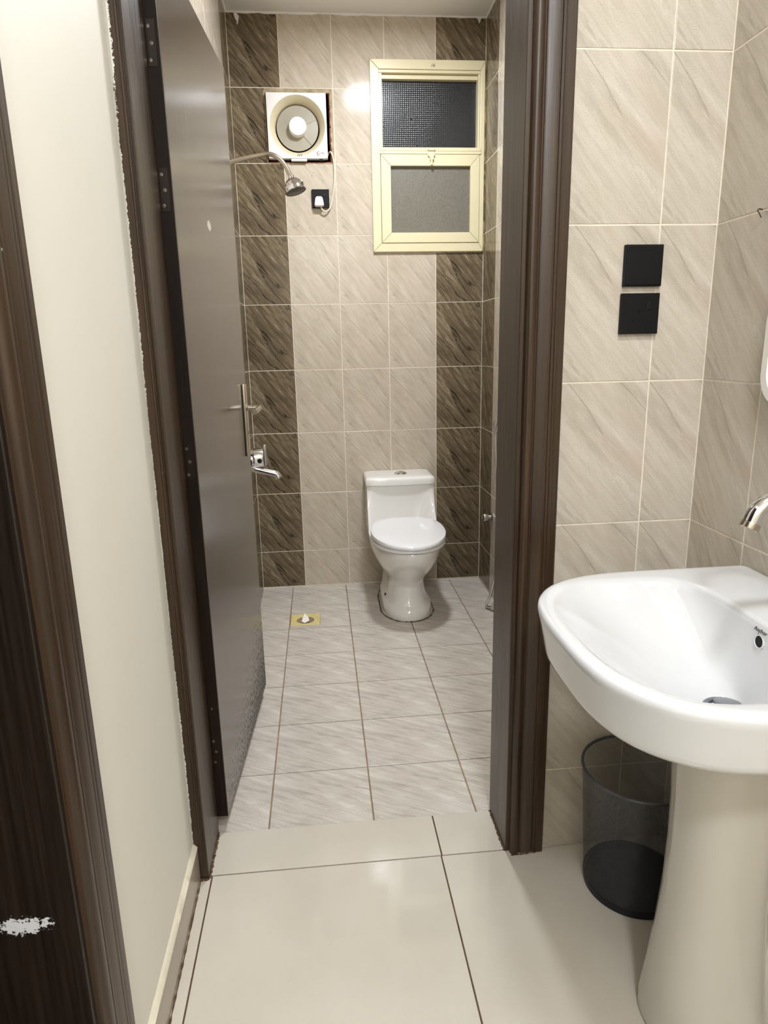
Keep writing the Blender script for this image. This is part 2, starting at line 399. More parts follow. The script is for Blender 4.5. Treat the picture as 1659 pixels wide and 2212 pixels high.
lay(wf, (0, 0, 0), (1, 0, 0), (0, 0, 1), [0.384, 0.413, 0.663, XR], ZH, lambda i, j: M_HALL)
lay(wf, (0, 0, 0), (1, 0, 0), (0, 0, 1), [-0.447, -0.337, -0.087, 0.163, 0.384], [2.222, 2.542, CEIL], lambda i, j: M_HALL)
XW = -0.447
bm = B(); box(bm, -0.62, XW, -0.662, 0.17, -0.1, 2.95); box(bm, -0.62, XW, -3.0, -1.42, -0.1, 2.95); box(bm, -0.62, XW, -1.42, -0.662, 2.2, 2.95)
struct('wall_left_hall', bm, M_PAINT, 'cream painted wall between the two dark door frames')
bm = B(); box(bm, -0.62, 0.96, -3.15, -3.0, -0.1, 2.95); struct('wall_rear', bm, M_PAINT, 'cream painted wall at the end of the hall behind the camera')
bm = B(); box(bm, -0.62, 0.96, -3.15, 2.34, CEIL, 2.98); struct('ceiling', bm, M_CEIL, 'plain white ceiling')
# uneven plaster bead where the bathroom tiles meet the ceiling
bm = B()
for (a, b) in (((XL, L, CEIL), (XR, L, CEIL)), ((XR, 0.2, CEIL), (XR, L, CEIL)), ((XL, 0.2, CEIL), (XL, L, CEIL))):
    a, b = Vector(a), Vector(b); n = 40
    tube(bm, [a.lerp(b, i/n) + Vector((0, 0, random.uniform(-0.002, 0.001))) for i in range(n+1)], [random.uniform(0.004, 0.008) for _ in range(n+1)], 8)
struct('trim_1', bm, M_CEIL, 'uneven plaster bead along the bathroom ceiling edge', smooth=1.0)

bm = B()
for poly in ([(-0.405, 2.822), (-0.393, 2.826), (-0.381, 2.812), (-0.384, 2.795), (-0.389, 2.779), (-0.393, 2.778), (-0.392, 2.791), (-0.400, 2.803)], [(0.745, 2.826), (0.765, 2.826), (0.762, 2.812), (0.755, 2.803), (0.752, 2.815)]):
    loft(bm, [[(a, L-0.0004-k, b) for a, b in poly] for k in (0, 0.0010)])
mk('plaster_smear', bm, M_CEIL, wb)
# floors
bm = B(); box(bm, -0.62, 0.96, -3.0, 0.158, -0.15, -0.0030)
fl = struct('floor', bm, M_DGROUT, 'polished cream tiled hall floor')
lay(fl, (0, 0, 0), (1, 0, 0), (0, 1, 0), [XW, -0.410, 0.185, XR], [-3.0, -2.4, -1.8, -1.2, -0.6, 0.0], lambda i, j: M_POL, g=0.0018, jit=0.0006)
lay(fl, (0, 0, 0), (1, 0, 0), (0, 1, 0), [-0.419, 0.187, 0.360], [0.0, 0.158], lambda i, j: M_POL, g=0.0018, jit=0.0006)
bm = B(); box(bm, -0.62, 0.96, 0.158, 2.3, -0.15, -0.0095)
fb = struct('floor_bathroom', bm, M_FGROUT, 'grey stone tiled wet bathroom floor')
FX = [XL, -0.278, 0.0198, 0.3176, 0.6154, XR]
FY = [0.158] + [1.8312-0.2831*k for k in range(5, -1, -1)] + [L]
DR = (-0.274, -0.128, 1.584, 1.728)
lay(fb, (0, 0, -0.006), (1, 0, 0), (0, 1, 0), FX, FY, lambda i, j: M_FLOOR, holes=[DR], g=0.0022)

# skirting along the cream wall
bb = empty('baseboard_left', (XW, -0.3, 0), 'grey tile skirting along the cream wall with caulked top', kind='structure')
for (y0, y1) in ((-0.570, -0.001),):
    bm = B(); box(bm, XW, XW+0.009, y0, y1, 0.001, 0.096, 0.0012, 1); mk('tile', bm, M_SKIRT, bb)
bm = B(); n = 30
rings = []
for i in range(n+1):
    y = -0.570 + 0.569*i/n; q = random.uniform(-0.0012, 0.0012)
    rings.append([(XW, y, 0.094), (XW+0.0095, y, 0.094), (XW+0.0100+q*0.5, y, 0.0975), (XW, y, 0.110+q)])
loft(bm, rings); mk('caulk_bead', bm, M_CAULK, bb, smooth=0.8)
bm = B()
tube(bm, [(XW+0.011, -0.49+0.49*i/40, 0.001) for i in range(41)], [random.uniform(0.0008, 0.0028) for _ in range(41)], 6)
mk('grime_line', bm, M_DIRT, bb, smooth=1)

# ------------------------------------------------------------------ bathroom door frame: jambs, moulded casings
df = empty('trim_2', (-0.03, 0.0, 0), 'dark brown wooden frame of the bathroom doorway', kind='structure')
JL, JR = -0.416, 0.356
def moulding(width, flip=False):
    """casing section: (across, proud)"""
    p = [(0.0, 0.0), (0.0, 0.013), (0.002, 0.018), (0.006, 0.0215), (0.011, 0.0225), (0.016, 0.0215), (0.020, 0.019), (0.0225, 0.0165),
         (0.024, 0.0165), (0.026, 0.0185), (0.030, 0.0185), (0.032, 0.0195), (0.052, 0.0195), (0.0535, 0.0165), (0.0555, 0.0165), (0.057, 0.0185),
         (0.062, 0.0185), (0.0635, 0.0165), (0.065, 0.0175), (0.083, 0.0165), (0.086, 0.014), (0.086, 0.0)]
    k = width/0.086
    return [(a*k, d) for a, d in p]
bm = B(); prism(bm, moulding(0.088), lambda p: Vector((JR+0.010+p[0], -0.001-p[1], 0.003)), lambda p: Vector((JR+0.010+p[0], -0.001-p[1], 2.27)))
mk('casing', bm, M_WOOD, df, smooth=0.55)
bm = B(); prism(bm, [(a, d) for a, d in moulding(0.086) if a > 0.050] + [(0.050, 0.0)], lambda p: Vector((JL-0.005-(p[0]-0.050)*0.72, -0.001-p[1]*0.9, 0.112)), lambda p: Vector((JL-0.005-(p[0]-0.050)*0.72, -0.001-p[1]*0.9, 2.27)))
mk('casing', bm, M_CASL, df, smooth=0.55, loc=(0, 0, 0))
bm = B(); prism(bm, moulding(0.088), lambda p: Vector((XW+0.001, -0.001-p[1], 2.183+p[0])), lambda p: Vector((JR+0.098, -0.001-p[1], 2.183+p[0])))
mk('casing', bm, M_WOOD, df, smooth=0.55)
bm = B(); box(bm, JR, JR+0.028, -0.007, 0.163, 0.002, 2.205, 0.002, 2); mk('jamb', bm, M_WOOD, df)
bm = B(); box(bm, JL-0.029, JL, -0.010, 0.163, 0.002, 2.205, 0.002, 2); mk('jamb', bm, M_WOOD, df)
bm = B(); box(bm, JL, JR, -0.006, 0.160, 2.178, 2.205, 0.002, 2); mk('head_jamb', bm, M_WOOD, df)
# crumbling sealant at the feet of the frame
def grime(pts, r0, r1, parent, n=60):
    bm = B(); P = smooth_path(pts, max(2, n//max(1, len(pts)-1)))
    P = [p + Vector((random.uniform(-1, 1)*r0, random.uniform(-1, 1)*r0, 0)) for p in P]
    tube(bm, P, [random.uniform(r0, r1) for _ in P], 6); mk('grime_line', bm, M_DIRT, parent, smooth=1.2)
grime([(JR-0.001, -0.004, 0.0), (JR-0.0015, 0.08, 0.0), (JR-0.001, 0.158, 0.0)], 0.0012, 0.0045, df)
grime([(JL+0.001, -0.008, 0.0), (JL+0.0015, 0.08, 0.0), (JL+0.001, 0.158, 0.0)], 0.0012, 0.0045, df)
grime([(JL-0.026, -0.013, 0.0), (JL, -0.012, 0.0)], 0.002, 0.005, df, 16)
grime([(JR+0.012, -0.022, 0.0), (JR+0.05, -0.021, 0.0), (JR+0.097, -0.016, 0.0)], 0.0008, 0.003, df, 30)

# near door opening in the left wall
dn = empty('trim_3', (XW, -0.6, 0), 'dark brown wooden frame of the near doorway on the left', kind='structure')
YJ = -0.690
bm = B(); prism(bm, moulding(0.108), lambda p: Vector((XW+0.001+p[1], YJ+p[0]+0.010, 0.0015)), lambda p: Vector((XW+0.001+p[1], YJ+p[0]+0.010, 2.26)))
mk('casing', bm, M_WOOD, dn, smooth=0.55)
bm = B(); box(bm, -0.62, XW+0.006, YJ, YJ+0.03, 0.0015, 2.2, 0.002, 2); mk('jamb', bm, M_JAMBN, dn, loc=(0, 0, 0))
bm = B(); box(bm, -0.62, XW+0.006, -1.42, -1.39, 0.0015, 2.2, 0.002, 2); mk('jamb', bm, M_WOOD, dn)
bm = B(); prism(bm, moulding(0.086), lambda p: Vector((XW+0.001+p[1], -1.402-p[0], 0.0015)), lambda p: Vector((XW+0.001+p[1], -1.402-p[0], 2.26)))
mk('casing', bm, M_WOOD, dn, smooth=0.55)
bm = B(); box(bm, -0.62, XW+0.006, -1.39, YJ, 2.17, 2.2); mk('head_jamb', bm, M_WOOD, dn)
d2 = empty('door_2', (-0.70, -1.0, 0), 'dark brown closed door leaf in the near doorway', kind='structure')
bm = B(); box(bm, -0.665, -0.622, -1.40, YJ+0.02, 0.004, 2.19, 0.002, 1); mk('leaf', bm, M_LEAFEDGE, d2)
bm = B(); lathe(bm, [(0.024, 0), (0.024, 0.006), (0.010, 0.008), (0.010, 0.05), (0.022, 0.055), (0.024, 0.07), (0.0, 0.075)], (-0.622, -1.33, 1.0), (1, 0, 0), 24); mk('knob', bm, M_BRUSH, d2, smooth=0.6)

# ------------------------------------------------------------------ open bathroom door leaf
HX, HY = -0.4265, 0.1750
ANG = radians(3.72)
d1 = empty('door_1', (HX, HY, 0), 'dark brown bathroom door leaf standing open against the left wall', kind='structure')
Dm = Matrix.Translation((HX, HY, 0)) @ Matrix.Rotation(-ANG, 4, 'Z')
LW, LT, LZ0, LZ1 = 0.757, 0.0385, 0.040, 2.166
def dpart(name, bm, mat, parent=d1, smooth=None):
    """part given in the leaf's own frame: x thickness (towards the room), y along the leaf from the hinges"""
    finish(bm, smooth); me = bpy.data.meshes.new(name); bm.to_mesh(me); bm.free(); me.materials.append(mat)
    o = bpy.data.objects.new(name, me); COL.objects.link(o); o.parent = parent
    if parent is d1: o.rotation_euler = (0, 0, -ANG)
    WL[o.name] = WL[d1.name]; return o
bm = B(); box(bm, 0.0006, LT, 0.0008, LW, LZ0, LZ1, 0.0016, 2); leaf = dpart('leaf', bm, M_LEAF)
bm = B(); box(bm, 0.0006, LT-0.0012, -0.0006, 0.0012, LZ0+0.001, LZ1-0.001); dpart('edge_strip', bm, M_LEAFEDGE)
for z in (1.945, 1.658, 1.048, 0.248):
    bm = B(); box(bm, 0.004, 0.031, -0.0016, -0.0004, z-0.046, z+0.044, 0.0004, 1)
    tube(bm, [(0.001, -0.004, z-0.046), (0.001, -0.004, z+0.044)], 0.0042, 10)
    h = dpart('hinge', bm, M_STEEL)
    for k, (dx, dz) in enumerate(((0.0165, 0.030), (0.0215, -0.002), (0.0165, -0.034))):
        bm = B(); lathe(bm, [(0.0042, 0), (0.0040, 0.0007), (0.0026, 0.0009), (0.0022, 0.0003), (0.0, 0.0003)], (dx, -0.0016, z+dz), (0, -1, 0), 12)
        dpart('screw', bm, M_SCREW, h, smooth=0.6)
hd = empty('door_handle', WL[d1.name], parent=d1); hd.rotation_euler = (0, 0, -ANG)
def hpart(name, bm, mat, smooth=0.6):
    finish(bm, smooth); me = bpy.data.meshes.new(name); bm.to_mesh(me); bm.free(); me.materials.append(mat)
    o = bpy.data.objects.new(name, me); COL.objects.link(o); o.parent = hd; return o
hy = LW-0.062
bm = B(); box(bm, LT, LT+0.011, hy-0.022, hy+0.022, 0.950, 1.195, 0.003, 3); hpart('backplate', bm, M_BRUSH)
bm = B(); lathe(bm, [(0.013, 0), (0.013, 0.004), (0.0085, 0.006), (0.0085, 0.045)], (LT+0.008, hy, 1.115), (1, 0, 0), 20, cap1=True)
P = smooth_path([(LT+0.050, hy+0.006, 1.115), (LT+0.054, hy-0.02, 1.114), (LT+0.054, hy-0.07, 1.112), (LT+0.053, hy-0.118, 1.111)], 6)
tube(bm, P, 0.0100, 16); hpart('lever', bm, M_BRUSH)
bm = B(); lathe(bm, [(0.007, 0), (0.007, 0.003), (0.0, 0.0032)], (LT+0.008, hy, 1.03), (1, 0, 0), 16); box(bm, LT+0.008, LT+0.0118, hy-0.001, hy+0.001, 1.026, 1.034); hpart('keyhole', bm, M_STEEL)
bm = B(); box(bm, -0.0075, 0.0006, hy-0.022, hy+0.022, 0.950, 1.195, 0.003, 3); tube(bm, [(-0.005, hy, 1.115), (-0.012, hy, 1.115)], 0.009, 14); hpart('backplate', bm, M_BRUSH)

# ------------------------------------------------------------------ window
wn = empty('window_1', (0.5, L, 1.774), 'cream aluminium window with dark textured glass above and a lower sash', kind='structure')
WX0, WX1, WZ0, WZ1 = 0.222, 0.786, 1.775, 2.642
def rails(x0, x1, z0, z1, wl_, wr_, wb_, wt_, yf, yb, mat, parent, gap=0.0006, bev=0.002):
    """four mitred rails"""
    o = [(x0, z0), (x1, z0), (x1, z1), (x0, z1)]; i = [(x0+wl_, z0+wb_), (x1-wr_, z0+wb_), (x1-wr_, z1-wt_), (x0+wl_, z1-wt_)]
    for k in range(4):
        j = (k+1) % 4; q = [o[k], o[j], i[j], i[k]]
        c = (sum(a for a, _ in q)/4, sum(b for _, b in q)/4)
        bm = B()
        d = Vector((q[1][0]-q[0][0], q[1][1]-q[0][1])).normalized()*gap
        q = [(q[0][0]+d.x, q[0][1]+d.y), (q[1][0]-d.x, q[1][1]-d.y), (q[2][0]-d.x, q[2][1]-d.y), (q[3][0]+d.x, q[3][1]+d.y)]
        loft(bm, [[(a, yb, b) for a, b in q], [(a, yf, b) for a, b in q]])
        es = [e for e in bm.edges if all(abs(v.co.y-yf) < 1e-6 for v in e.verts)]
        bmesh.ops.bevel(bm, geom=es, offset=bev, segments=2, profile=0.5, affect='EDGES')
        mk('rail', bm, mat, parent)
rails(WX0, WX1, WZ0, WZ1, 0.043, 0.022, 0.042, 0.042, L-0.014, L+0.07, M_CREAM, wn)
# inner fixed beads of the upper light
bm = B(); box(bm, 0.2655, 0.7635, L-0.008, L+0.06, 2.5865, 2.5995, 0.0012, 1); mk('top_bead', bm, M_CREAM, wn)
bm = B(); box(bm, 0.2655, 0.2800, L-0.006, L+0.06, 2.2585, 2.586, 0.0012, 1); mk('side_bead', bm, M_CREAM, wn)
bm = B(); box(bm, 0.7530, 0.7635, L-0.006, L+0.06, 2.2585, 2.586, 0.0012, 1); mk('side_bead', bm, M_CREAM, wn)
bm = B(); box(bm, 0.2800, 0.7530, L+0.012, L+0.055, 2.5660, 2.586, 0.0012, 1); mk('top_bead', bm, M_CREAM, wn)
bm = B(); box(bm, 0.262, 0.770, L-0.017, L+0.06, 2.2415, 2.258, 0.0015, 1); mk('meeting_rail', bm, M_CREAM, wn)
bm = B(); box(bm, 0.262, 0.770, L-0.019, L+0.06, 2.2275, 2.2405, 0.0015, 1); mk('meeting_rail', bm, M_CREAM, wn)
bm = B(); box(bm, 0.279, 0.755, L+0.038, L+0.044, 2.255, 2.570); mk('pane', bm, M_GL1, wn)
bm = B(); box(bm, 0.588, 0.600, L+0.060, L+0.09, 2.26, 2.58); mk('outer_stile', bm, M_STEEL, wn)
sash = empty('sash', (0.5, L, 1.82), parent=wn)
rails(0.2665, 0.7625, 1.8175, 2.2265, 0.049, 0.046, 0.048, 0.052, L-0.018, L+0.02, M_CREAM, sash)
bm = B(); box(bm, 0.3100, 0.7190, L+0.002, L+0.007, 1.862, 2.178); mk('pane', bm, M_GL2, sash)
bm = B(); box(bm, 0.265, 0.764, L+0.021, L+0.024, 1.816, 2.229)
bm.free()
lt = empty('latch', (0.519, L-0.02, 2.2), parent=wn)
bm = B(); box(bm, 0.502, 0.536, L-0.023, L-0.0185, 2.213, 2.247, 0.001, 1); mk('latch_plate', bm, M_CREAM, lt)
bm = B(); box(bm, 0.510, 0.529, L-0.033, L-0.022, 2.199, 2.236, 0.002, 2); tube(bm, [(0.519, L-0.028, 2.2), (0.519, L-0.028, 2.176)], 0.0055, 12); tube(bm, [(0.506, L-0.028, 2.243), (0.532, L-0.028, 2.243)], 0.003, 10); mk('latch_bolt', bm, M_CREAM, lt, smooth=0.6)
for px in (0.503, 0.535):
    for pz in (2.217, 2.243):
        bm = B(); lathe(bm, [(0.0026, 0), (0.0022, 0.001), (0, 0.0012)], (px, L-0.023, pz), (0, -1, 0), 10); mk('latch_screw', bm, M_STEEL, lt, smooth=0.6)
FRONT = Matrix.Rotation(pi/2, 4, 'X')
text_mesh('written_number', '16', 0.021, Matrix.Translation((0.527, L-0.0144, 2.617)) @ FRONT, M_INK, wn, shear=0.35)
# grime along the right and bottom of the frame
bm = B(); tube(bm, [(0.788, L-0.004, 1.78+0.86*i/40) for i in range(41)], [random.uniform(0.002, 0.005) for _ in range(41)], 6); mk('caulk_bead', bm, M_DRAIN, wn, smooth=1)
bm = B(); tube(bm, [(0.224+0.56*i/40, L-0.002, 1.7735) for i in range(41)], [random.uniform(0.001, 0.0035) for _ in range(41)], 6); mk('caulk_bead', bm, M_CAULK, wn, smooth=1)

# ------------------------------------------------------------------ fan recess
rec = empty('trim_4', (-0.125, L, 2.19), 'rough brick recess cut into the tiled wall around the fan', kind='structure')
random.seed(3)
def brick_lining(fixed, a0, a1, nb, side):
    for k in range(nb):
        q0, q1 = a0+(a1-a0)*k/nb+0.0015, a0+(a1-a0)*(k+1)/nb-0.0015
        t = random.uniform(0.010, 0.0145); bm = B()
        if side == 'R': box(bm, FAN[1]-t, FAN[1]+0.006, L-0.0005, L+0.13, q0, q1, 0.002, 1)
        elif side == 'L': box(bm, FAN[0]-0.006, FAN[0]+t*0.15, L+0.010, L+0.13, q0, q1, 0.002, 1)
        elif side == 'B': box(bm, q0, q1, L+0.002, L+0.13, FAN[2]-0.006, FAN[2]+t*0.45, 0.002, 1)
        else: box(bm, q0, q1, L+0.010, L+0.13, FAN[3]-t*0.8, FAN[3]+0.006, 0.002, 1)
        for v in bm.verts: v.co += Vector((random.uniform(-1, 1), 0, random.uniform(-1, 1)))*0.0008
        mk('brick', bm, M_BRICK, rec)
brick_lining(0, FAN[2]+0.002, FAN[3]-0.002, 4, 'R'); brick_lining(0, FAN[2]+0.002, FAN[3]-0.002, 4, 'L')
brick_lining(0, FAN[0]+0.004, FAN[1]-0.004, 3, 'B'); brick_lining(0, FAN[0]+0.004, FAN[1]-0.004, 3, 'T')
bm = B()
def rough_strip(x0, x1, z0, z1, along, n=26):
    rows = []
    for i in range(n+1):
        t = i/n
        if along == 'z':
            z = z0+(z1-z0)*t; e = random.uniform(-0.003, 0.003)
            rows.append([(x0+e, L-0.0012, z), (x0+e*0.5, L+0.012, z), (x1, L+0.012, z), (x1, L-0.0015+random.uniform(-0.001, 0.001), z)])
        else:
            x = x0+(x1-x0)*t; e = random.uniform(-0.004, 0.003)
            rows.append([(x, L-0.0012, z0+e), (x, L+0.012, z0+e*0.5), (x, L+0.012, z1), (x, L-0.0015+random.uniform(-0.001, 0.001), z1)])
    loft(bm, rows)
rough_strip(0.0270, 0.0365, FAN[2]+0.002, FAN[3]+0.004, 'z'); rough_strip(FAN[0]-0.002, 0.0365, 2.4965, 2.514, 'x'); rough_strip(FAN[0]-0.005, FAN[0]+0.001, FAN[2], FAN[3], 'z'); rough_strip(FAN[0]-0.002, 0.03, 2.186, 2.1905, 'x')
mk('plaster_edge', bm, M_PLASTER, rec, smooth=1.2)
bm = B(); box(bm, FAN[0]-0.02, FAN[1]+0.02, L+0.135, L+0.145, FAN[2]-0.02, FAN[3]+0.02); mk('back_board', bm, M_DARKV, rec)

# ------------------------------------------------------------------ exhaust fan
FX0, FX1, FZ0, FZ1 = -0.2775, 0.0075, 2.2035, 2.4905
FC = Vector((-0.1345, 0, 2.3475))
YF, YB = L-0.026, L+0.008
fan = empty('exhaust_fan', (FC.x, L, FZ0), 'white square exhaust fan with round yellowed mouth set in a brick hole', 'fan')
bm = B(); n = 64
def circ(r, y): return [(FC.x+r*cos(2*pi*i/n), y, FC.z+r*sin(2*pi*i/n)) for i in range(n)]
def sq(y, ins=0.0):
    out = []
    x0, x1, z0, z1 = FX0+ins, FX1-ins, FZ0+ins, FZ1-ins
    for i in range(n):
        a = 2*pi*i/n; c, s = cos(a), sin(a); tx = ((x1-FC.x) if c > 0 else (FC.x-x0))/max(abs(c), 1e-6); tz = ((z1-FC.z) if s > 0 else (FC.z-z0))/max(abs(s), 1e-6)
        t = min(tx, tz); out.append((FC.x+c*t, y, FC.z+s*t))
    return out
loft(bm, [sq(YB), sq(YF+0.004), sq(YF+0.001, 0.001), sq(YF, 0.004), circ(0.1345, YF), circ(0.1325, YF+0.002)], False, False)
mk('front_panel', bm, M_FANW, fan, smooth=0.5)
bm = B(); loft(bm, [circ(0.1330, YF+0.0015), circ(0.126, YF+0.010), circ(0.115, YF+0.026), circ(0.109, YF+0.040), circ(0.1065, YF+0.048), circ(0.1065, YF+0.10)], False, False)
mk('bell_mouth', bm, M_FANC, fan, smooth=0.9)
bm = B(); lathe(bm, [(0.1062, 0), (0.0, 0.0)], (FC.x, YF+0.098, FC.z), (0, 1, 0), 48); mk('dark_duct', bm, M_DARKV, fan)
# impeller: five broad overlapping blades and a capped hub
imp = empty('impeller', (FC.x, YF+0.04, FC.z), parent=fan)
for k in range(5):
    bm = B(); R0, R1 = 0.036, 0.1005; a0 = 2*pi*k/5+0.4; span = 2*pi/5*1.05; rows = []
    for i in range(15):
        t = i/14; a = a0+span*t; y = YF+0.040+0.003*t
        e = 1.0
        rows.append([(FC.x+r*cos(a), y+0.004*(r-R0)/(R1-R0), FC.z+r*sin(a)) for r in (R0, 0.055, 0.075, 0.092, R1*e)])
    vs = [[bm.verts.new(p) for p in r] for r in rows]
    for a, b in zip(vs[:-1], vs[1:]):
        for i in range(4): bm.faces.new((a[i], a[i+1], b[i+1], b[i]))
    bmesh.ops.solidify(bm, geom=list(bm.faces), thickness=0.002)
    mk('blade', bm, M_FANB, imp, smooth=0.7)
bm = B(); lathe(bm, [(0.044, 0.045), (0.0435, 0.02), (0.0415, 0.004), (0.0395, 0.0008), (0.034, 0.0), (0.0335, -0.0006), (0.012, -0.0006), (0.0, -0.0004)], (FC.x+0.0015, YF+0.006, FC.z+0.001), (0, 1, 0), 48)
mk('hub_cap', bm, M_FANW, imp, smooth=0.5)
bm = B(); box(bm, FC.x-0.036, FC.x+0.040, YF+0.004, YF+0.020, FZ0-0.010, FZ0+0.004, 0.001, 1); mk('bottom_tab', bm, M_FANW, fan)
bm = B(); box(bm, FC.x+0.1, FC.x+0.118, YF+0.006, YF+0.016, FZ0-0.0012, FZ0+0.001); mk('drain_slot', bm, M_HOLE, fan)
for k in range(3):
    bm = B(); x = FC.x-0.004+0.0085*k
    loft(bm, [[(x-0.003, y, FZ0+0.009), (x-0.0005, y, FZ0+0.009), (x+0.005, y, FZ0+0.020), (x+0.0025, y, FZ0+0.020)] for y in (YF-0.0005, YF+0.001)]); mk('printed_stripe', bm, M_INK, fan)
for x in (FC.x-0.042, FC.x+0.046):
    bm = B(); box(bm, x, x+0.0012, YF-0.0004, YF+0.001, FZ0+0.022, FZ0+0.034); mk('panel_seam', bm, M_FANC, fan)
# printed emblem: a rayed crescent followed by small letters
bm = B(); ec = Vector((FC.x+0.098, 0, FZ0+0.0225)); rows = []
for i in range(21):
    a = radians(50+260*i/20); th = 0.0022*sin(pi*i/20)+0.0003
    rows.append([(ec.x+r*cos(a), YF-0.0006, ec.z+r*sin(a)) for r in (0.0085-th, 0.0085)])
vs = [[bm.verts.new(p) for p in r] for r in rows]
for a, b in zip(vs[:-1], vs[1:]): bm.faces.new((a[0], a[1], b[1], b[0]))
for a in (60, 105, 150, 195, 240):
    a = radians(a); d = Vector((cos(a), 0, sin(a))); pz = Vector((-d.z, 0, d.x))*0.001; p = Vector((ec.x, YF-0.0006, ec.z))+d*0.0085
    bm.faces.new([bm.verts.new(q) for q in (p+pz, p-pz, p+d*0.0055)])
mk('printed_emblem', bm, M_INK, fan)
text_mesh('printed_letters', 'ua', 0.0125, Matrix.Translation((ec.x+0.0035, YF-0.0005, ec.z)) @ FRONT, M_RED, fan, 0.2)
text_mesh('printed_letters', 'TI', 0.0125, Matrix.Translation((ec.x+0.0135, YF-0.0005, ec.z+0.0005)) @ FRONT, M_RED, fan, 0.2)
text_mesh('printed_letters', 'W', 0.0115, Matrix.Translation((ec.x+0.0225, YF-0.0005, ec.z+0.0005)) @ FRONT, M_INK, fan, 0.2)

# ------------------------------------------------------------------ sockets
def plate(name, cx, cz, y, label, cat, parts):
    """86 mm plate; y is the wall face, the plate stands towards -Y"""
    r = empty(name, (cx, y, cz), label, cat)
    bm = B(); h = 0.043
    if parts == 'socket':
        holes = [(-0.0075+0.0, -0.0025, -0.002, 0.007), (-0.0195, -0.0135, -0.0195, -0.0145), (0.0028, 0.0088, -0.0195, -0.0145)]
        xs = sorted({-h, h} | {q for hh in holes for q in hh[:2]}); zs = sorted({-h, h} | {q for hh in holes for q in hh[2:]})
        front = y-0.0105
        box(bm, cx-h, cx+h, y-0.0085, y-0.0002, cz-h, cz+h, 0.0015, 1)
        for i in range(len(xs)-1):
            for j in range(len(zs)-1):
                mx, mz = (xs[i]+xs[i+1])/2, (zs[j]+zs[j+1])/2
                if any(a < mx < b and c < mz < d for a, b, c, d in holes): continue
                box(bm, cx+xs[i], cx+xs[i+1], front, y-0.008, cz+zs[j], cz+zs[j+1])
        bmesh.ops.remove_doubles(bm, verts=bm.verts, dist=1e-6)
        mk('plate', bm, M_BLACK, r)
        for a, b, c, d in holes:
            bm = B(); box(bm, cx+a, cx+b, y-0.0089, y-0.0086, cz+c, cz+d); mk('pin_hole', bm, M_HOLE, r)
        bm = B(); box(bm, cx+0.0155, cx+0.0265, y-0.0125, y-0.0095, cz+0.0075, cz+0.0275, 0.0012, 2)
        for v in bm.verts:
            if v.co.y < y-0.0115: v.co.y += 0.0016*((v.co.z-cz-0.0075)/0.02)
        mk('rocker_switch', bm, M_BLACK, r)
    else:
        box(bm, cx-h, cx+h, y-0.010, y-0.0002, cz-h, cz+h, 0.002, 2); mk('plate', bm, M_BLACK, r)
        bm = B(); box(bm, cx-h+0.003, cx+h-0.003, y-0.0118, y-0.009, cz-h+0.003, cz+h-0.003, 0.001, 2); mk('cover', bm, M_BLACK, r)
    return r
plate('blank_plate', 0.6265, 1.468, 0.0, 'plain black square blank plate on the hall tiles, the upper of the pair', 'wall plate', 'blank')
plate('wall_socket', 0.6245, 1.368, 0.0, 'black three-pin wall socket with rocker, under the blank plate', 'socket', 'socket')
bs = plate('wall_socket', -0.0365, 2.026, L, 'black wet wall socket under the exhaust fan with a plug in it', 'socket', 'socket')
pg = empty('fan_plug', (-0.045, L-0.011, 2.01), 'white three-pin plug in the socket with cream cord to the fan', 'plug')
px, pz = -0.0445, 2.010
bm = B(); rings = []
for (y, k) in ((L-0.0108, 0.96), (L-0.014, 1.0), (L-0.030, 0.97), (L-0.037, 0.90), (L-0.0395, 0.78)):
    r = []
    for i in range(28):
        a = 2*pi*i/28; c, s = cos(a), sin(a); e = 0.45
        xx = math.copysign(abs(c)**e, c)*0.022; zz = math.copysign(abs(s)**e, s)*0.024; xx *= 1-0.20*(zz/0.024)
        r.append((px+xx*k, y, pz+zz*k))
    rings.append(r)
loft(bm, rings); mk('plug_body', bm, M_WHITEP, pg, smooth=0.6)
bm = B()
P = smooth_path([(px+0.008, L-0.022, pz-0.024), (px+0.016, L-0.022, pz-0.038), (-0.012, L-0.020, 1.966), (0.008, L-0.014, 1.982), (0.022, L-0.010, 2.03), (0.0335, L-0.008, 2.09), (0.0375, L-0.008, 2.15), (0.034, L-0.008, 2.203), (0.024, L-0.006, 2.236), (0.014, L+0.012, 2.238), (0.008, L+0.02, 2.228)], 8)
tube(bm, P, 0.0036, 10); mk('cord', bm, M_CORD, pg, smooth=1.2)

